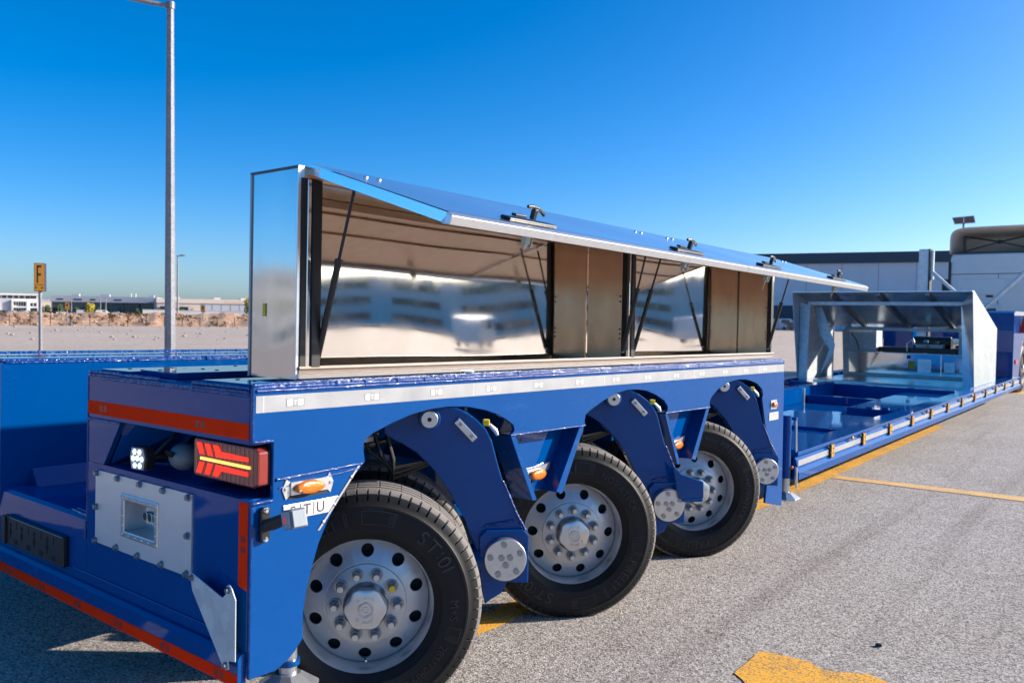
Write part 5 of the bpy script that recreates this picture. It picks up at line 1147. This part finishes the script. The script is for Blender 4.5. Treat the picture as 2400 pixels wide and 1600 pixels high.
for (b, w_, h, lb) in ((68.0, 4.2, 4.3, 'dark green bush beside the white office'), (67.4, 4.5, 4.6, 'grey-green bush at the corner of the dark showroom'), (66.9, 3.0, 3.4, 'dark bush before the showroom near the small orange sign'), (66.2, 3.2, 3.8, 'conical dark bush before the showroom window'), (65.2, 2.8, 3.3, 'dark bush behind the yellow tree'), (62.8, 3.0, 3.0, 'dark green bush at the far end of the showroom'), (60.35, 2.6, 4.2, 'leafy bush under the factory canopy')):
    tree('shrub', b, 395, -1.4, h, w_*.6, h*.45, leaf_g, lb, 420, .4, rn, 5)
hd = MB(); 
for i in range(420):
    b = rn.uniform(62.2, 70.5); x, y = far(b, 380+rn.uniform(-3, 3)); leafy(hd, (x, y, -.35), .7, .7, .5, 4, .35, rn)
tag(hd.build('verge_grass', leaf_g), 'low green verge growing before the distant buildings', 'verge', kind='stuff')
# buildings far behind the lot
def bld(name, bear, dist, z0, label, turn=0.0, cat='building'):
    x, y = far(bear, dist); e = empty(name, (x, y, z0), R(bear+turn)); tag(e, label, cat); return e
def win(e, x0, x1, z0, z1, y=-.02, m_=None, fr=None, mull=0):
    w_ = MB().box(x0, x1, y-.06, y, z0, z1).build('window', m_ or glass_d, e)
    if mull:
        f = MB()
        for k in range(1, mull+1): c = x0+(x1-x0)*k/(mull+1); f.box(c-.05, c+.05, y-.12, y-.061, z0, z1)
        f.build('mullion', fr or wall_white, w_)
    return w_
k430 = 430*math.pi/180
ob = bld('office_building', 69.95, 430, -1.3, 'white three-storey office building with projecting window frames')
hw = 12.2
MB().box(-hw, hw, 0, 14, 0, 6.6).build('wall', wall_white, ob); MB().box(-hw+.6, hw-.3, 1.2, 13, 6.6, 8.1).build('top_storey', wall_white, ob); MB().box(-hw-.2, hw, -.8, 14, 8.1, 8.9).build('roof_slab', wall_white, ob)
for k in range(10): win(ob, -hw+1.3+k*2.25, -hw+2.9+k*2.25, 6.75, 7.9, 1.19)
for (a, b_) in ((-10.6, -3.3), (1.7, 8.0)):
    for (x0, x1, z0, z1) in ((a, a+.6, 0, 6.1), (b_-.6, b_, 0, 6.1), (a+.61, b_-.61, 5.3, 6.1), (a+.61, b_-.61, 2.6, 3.2)): MB().box(x0, x1, -1.4, -.01, z0, z1).build('portal_frame', wall_white, ob)
    for k in range(5): w0 = a+.9+k*(b_-a-1.6)/5; win(ob, w0, w0+(b_-a-1.6)/5-.35, 3.5, 5.1); win(ob, w0, w0+(b_-a-1.6)/5-.25, .2, 2.4)
for k in range(2):
    for z in (3.3, 6.75): win(ob, 8.9+k*1.4, 9.9+k*1.4, z, z+1.5)
win(ob, 8.9, 11.6, .2, 2.5)
MB().box(-2.9, 1.4, -.05, -.005, 0, 6.5).build('grey_cladding', wall_pale, ob)
sm_ = bld('far_shed', 67.98, 560, -1.5, 'small pale shed far off between office and showroom'); MB().box(-4.8, 5, 0, 8, 0, 7.0).build('wall', wall_cream, sm_); MB().box(-5, 5.2, -.3, 8.2, 7.0, 7.4).build('roof', wall_white, sm_); win(sm_, -3, 0, 1, 3)
sh = bld('showroom', 64.76, 430, -1.2, 'long low showroom with grey fascia and tall teal glass panes', turn=-9)
hw = 22.3
MB().box(-hw, hw, 0, 20, 0, 7.2).build('wall', wall_grey, sh); MB().box(-hw-.3, hw+.3, -1.2, 20, 5.5, 8.2).build('fascia', wall_pale, sh)
for k in range(6):
    x0 = -hw+.4+k*7.4; 
    for j in range(3): win(sh, x0+.2+j*2.2, x0+2.3+j*2.2, .3, 5.3, -.02, glass_t)
    MB().box(x0+6.9, x0+7.35, -.9, -.01, 0, 5.45).build('pier', roof_dark, sh)
for (x, w_) in ((-20, 2.8), (-13, 3.6), (-6, 2.2), (4, 3.2)): MB().box(x, x+w_, -1.25, -1.21, 6.3, 7.0).build('fascia_sign', roof_dark, sh)
for x in (10.5, 12.5): MB().cyl((x, 5, 8.2), (x, 5, 10.0), .25, n=8).build('roof_vent', wall_white, sh)
for (x, w_) in ((-15, 3.0), (-3, 4.0), (18, 2.4)): MB().box(x, x+w_, 6, 9, 8.2, 9.3).build('roof_unit', wall_pale, sh)
fa = bld('factory', 58.6, 402, -1.0, 'long cream factory hall with a low white wall in front', turn=6)
MB().box(-22.5, 24, 0, 25, 0, 6.6).build('wall', wall_cream, fa); MB().box(-22.7, 24.2, -.5, 25, 5.4, 7.3).build('fascia', wall_cream, fa)
MB().box(-4, 24, -.1, -.01, 2.0, 5.2).build('shutter_band', wall_pale, fa)
for (x0, x1) in ((-21, -15.2), (-12.5, -9.5)): win(fa, x0, x1, .2, 3.9, -.02)
MB().prism([(-22.4, 4.4), (-5, 3.8), (-5, 3.5), (-22.4, 4.1)], 'y', -6, -.6).build('canopy', wall_pale, fa)
for x in (-18, -9.5): MB().box(x, x+.3, -5.9, -5.6, 0, 3.6).build('canopy_post', wall_white, fa)
MB().box(6, 14, -.56, -.51, 5.9, 6.6).build('fascia_sign', M('faded_sign', (.60, .44, .34), .7), fa)
for (x, w_) in ((-16, 3.5), (2, 3.0), (14, 4.0)): MB().box(x, x+w_, 6, 9, 6.6, 8.2).build('roof_unit', wall_white, fa)
for k in range(7): MB().box(-3.4+4*k, -3.2+4*k, -.16, -.105, 0, 5.3).build('downpipe', wall_grey, fa)
for (b, w_, h, lb) in ((61.55, 6.2, 2.0, 'white boundary wall between showroom and factory'), (58.9, 9.0, 1.9, 'white boundary wall before the cream factory'), (57.2, 8.5, 1.9, 'white boundary wall close to the mirror-polished locker')):
    e = bld('boundary_wall', b, 330, -.8, lb, cat='wall'); MB().box(-w_, w_, 0, .4, 0, h).build('wall', wall_white, e); MB().box(-w_-.1, w_+.1, -.1, .5, h, h+.15).build('coping', wall_white, e)
# parked cars before the far buildings
def car(bear, dist, z0, col, label, van=False, rz=0):
    x, y = far(bear, dist); e = empty('parked_van' if van else 'parked_car', (x, y, z0), R(bear)+rz); tag(e, label, 'van' if van else 'car')
    L = 2.6 if van else 2.15
    pr = [(-L, .35), (-L, 1.0), (-L+.1, 1.9), (L*.55, 2.0), (L*.82, 1.25), (L, 1.05), (L, .35)] if van else [(-L, .35), (-L, .85), (-L*.8, .95), (-L*.5, 1.42), (L*.25, 1.45), (L*.55, .98), (L, .82), (L, .35)]
    MB().prism(pr, 'y', -.88, .88).build('body', col, e, bevel=.08)
    wp = [(-L*.0, 1.25), (L*.5, 1.25), (L*.45, 1.8), (-L*.0, 1.8)] if van else [(-L*.72, .98), (L*.45, .98), (L*.2, 1.36), (-L*.48, 1.36)]
    for s_ in (-.885, .885): MB().prism(wp, 'y', s_-.004, s_+.004).build('window', glass_d, e)
    for xx in (-L*.62, L*.62):
        for s_ in (-1, 1): MB().cyl((xx, s_*.70, .33), (xx, s_*.90, .33), .33, n=16).build('wheel', rubber, e)
    return e
car(69.65, 376, -1.2, white_pt, 'white car parked before the white office'); car(69.1, 376, -1.2, white_pt, 'second white car parked before the office entrance'); car(67.1, 376, -1.2, white_pt, 'pale car parked before the near end of the showroom')
car(65.95, 376, -1.2, wall_pale, 'grey van parked before the showroom near the yellow tree', True); car(64.9, 376, -1.2, white_pt, 'white van parked between the two slim lamp posts', True); car(64.1, 376, -1.2, white_pt, 'white car parked before the far half of the showroom')
# large hall on the other side, behind the truck
wh_ = bld('warehouse', 17.0, 160, -.6, 'large pale warehouse with a dark blue roof band behind the truck', turn=-4)
MB().box(-44, 44, 0, 40, 0, 12.1).build('wall', M('warehouse_cladding', (0.70, 0.72, 0.74), rough=0.6, var=0.2, vscale=0.2), wh_); MB().box(-44.3, 44.3, -.5, 40.3, 12.1, 14.0).build('roof_band', roof_dark, wh_)
for k in range(15): MB().box(-42+6*k, -41.94+6*k, -.03, -.005, 0, 12.0).build('panel_joint', wall_grey, wh_)
for (x0, x1) in ((-34, -29), (-12, -7), (8, 13)): win(wh_, x0, x1, .3, 4.5, -.02, roof_dark)
for i in (2, 3):
    b = 22.6-.9*i; x, y = far(b, 135); e = empty('chain_link_post', (x, y, gz(x, y)), R(b)); tag(e, 'grey fence post before the warehouse, '+('nearer the locker end' if i == 2 else 'nearer the galvanised cabinet'), 'fence post', 'grey posts before the warehouse')
    MB().box(-.04, .04, -.04, .04, 0, 1.8).build('post', wall_grey, e); MB().box(-.05, .05, -.05, .05, 1.8, 1.84).build('cap', wall_grey, e)
wf = MB()
for i in range(6):
    a = far(22.6-.9*i, 135); b_ = far(22.6-.9*(i+1), 135)
    for h in [.1+.1*q for q in range(17)]: wf.cyl((a[0], a[1], gz(*a)+h), (b_[0], b_[1], gz(*b_)+h), .012, n=3)
tag(wf.build('mesh_fence', wall_grey), 'grey wire mesh fence before the large warehouse', 'fence')
car(20.6, 146, -.5, white_pt, 'white van parked at the foot of the large warehouse', True); car(19.9, 146, -.5, car_dark, 'dark car parked at the foot of the large warehouse')
# solar lamp beyond the truck
x, y = far(10.2, 45); e = empty('solar_lamp', (x, y, 0), R(10.2)); tag(e, 'solar panel on a slim post rising above the truck cab', 'solar lamp')
MB().cyl((0, 0, 0), (0, 0, 6.2), .05, n=12).build('post', galv_pole, e, smooth=40)
MB().prism([(-.47, 6.44), (.40, 6.50), (.47, 6.20), (-.36, 6.16)], 'y', -.03, .0).build('panel', solar_m, e)
MB().prism([(-.50, 6.47), (.43, 6.53), (.50, 6.17), (-.39, 6.13)], 'y', .001, .03).build('panel_frame', alu, e)
MB().box(-.02, .02, -.034, -.031, 6.18, 6.46).build('panel_bar', alu, e)
# small black debris on the asphalt
d = MB().prism([(-.014, -.006), (.0, -.012), (.016, -.004), (.012, .010), (-.008, .012)], 'z', .0, .012).build('debris', black_pl, None, bevel=.002); d.location = (1.205, 2.62, .0015); tag(d, 'small black scrap lying on the asphalt near the yellow mark', 'debris')

# ------------------------------------------------------------------ what the mirrors see behind the photographer
def block(x, y, rz, w, h, d, label, cols, floors, wm=None):
    e = empty('office_block', (x, y, -.2), rz); tag(e, label, 'building')
    MB().box(-w, w, 0, d, 0, h).build('wall', wm or wall_white, e); MB().box(-w-.3, w+.3, -.4, d+.3, h, h+.5).build('roof_slab', wm or wall_white, e)
    fh = h/floors
    for f_ in range(floors):
        for k in range(cols):
            c = -w+2*w*(k+.5)/cols; win(e, c-w/cols*.72, c+w/cols*.72, f_*fh+.8, f_*fh+fh-.6, -.02, glass_d, wall_white, 1)
block(-95, -68, R(125), 40, 9, 14, 'grey office block with rows of windows mirrored in the locker end', 14, 3, wall_grey)
block(82, 92, R(-42), 60, 7.5, 14, 'white office block mirrored inside the open locker', 10, 3)
def near_van(x, y, rz, label):
    e = car(0, 1, 0, white_pt, label, True); e.location = (x, y, 0); e.rotation_euler = (0, 0, rz)
near_van(33, 40, R(60), 'white van mirrored inside the open locker, nearer the camera'); near_van(30, 52, R(75), 'white van mirrored inside the open locker, farther off'); near_van(27, 62, R(95), 'white van mirrored deepest inside the open locker')
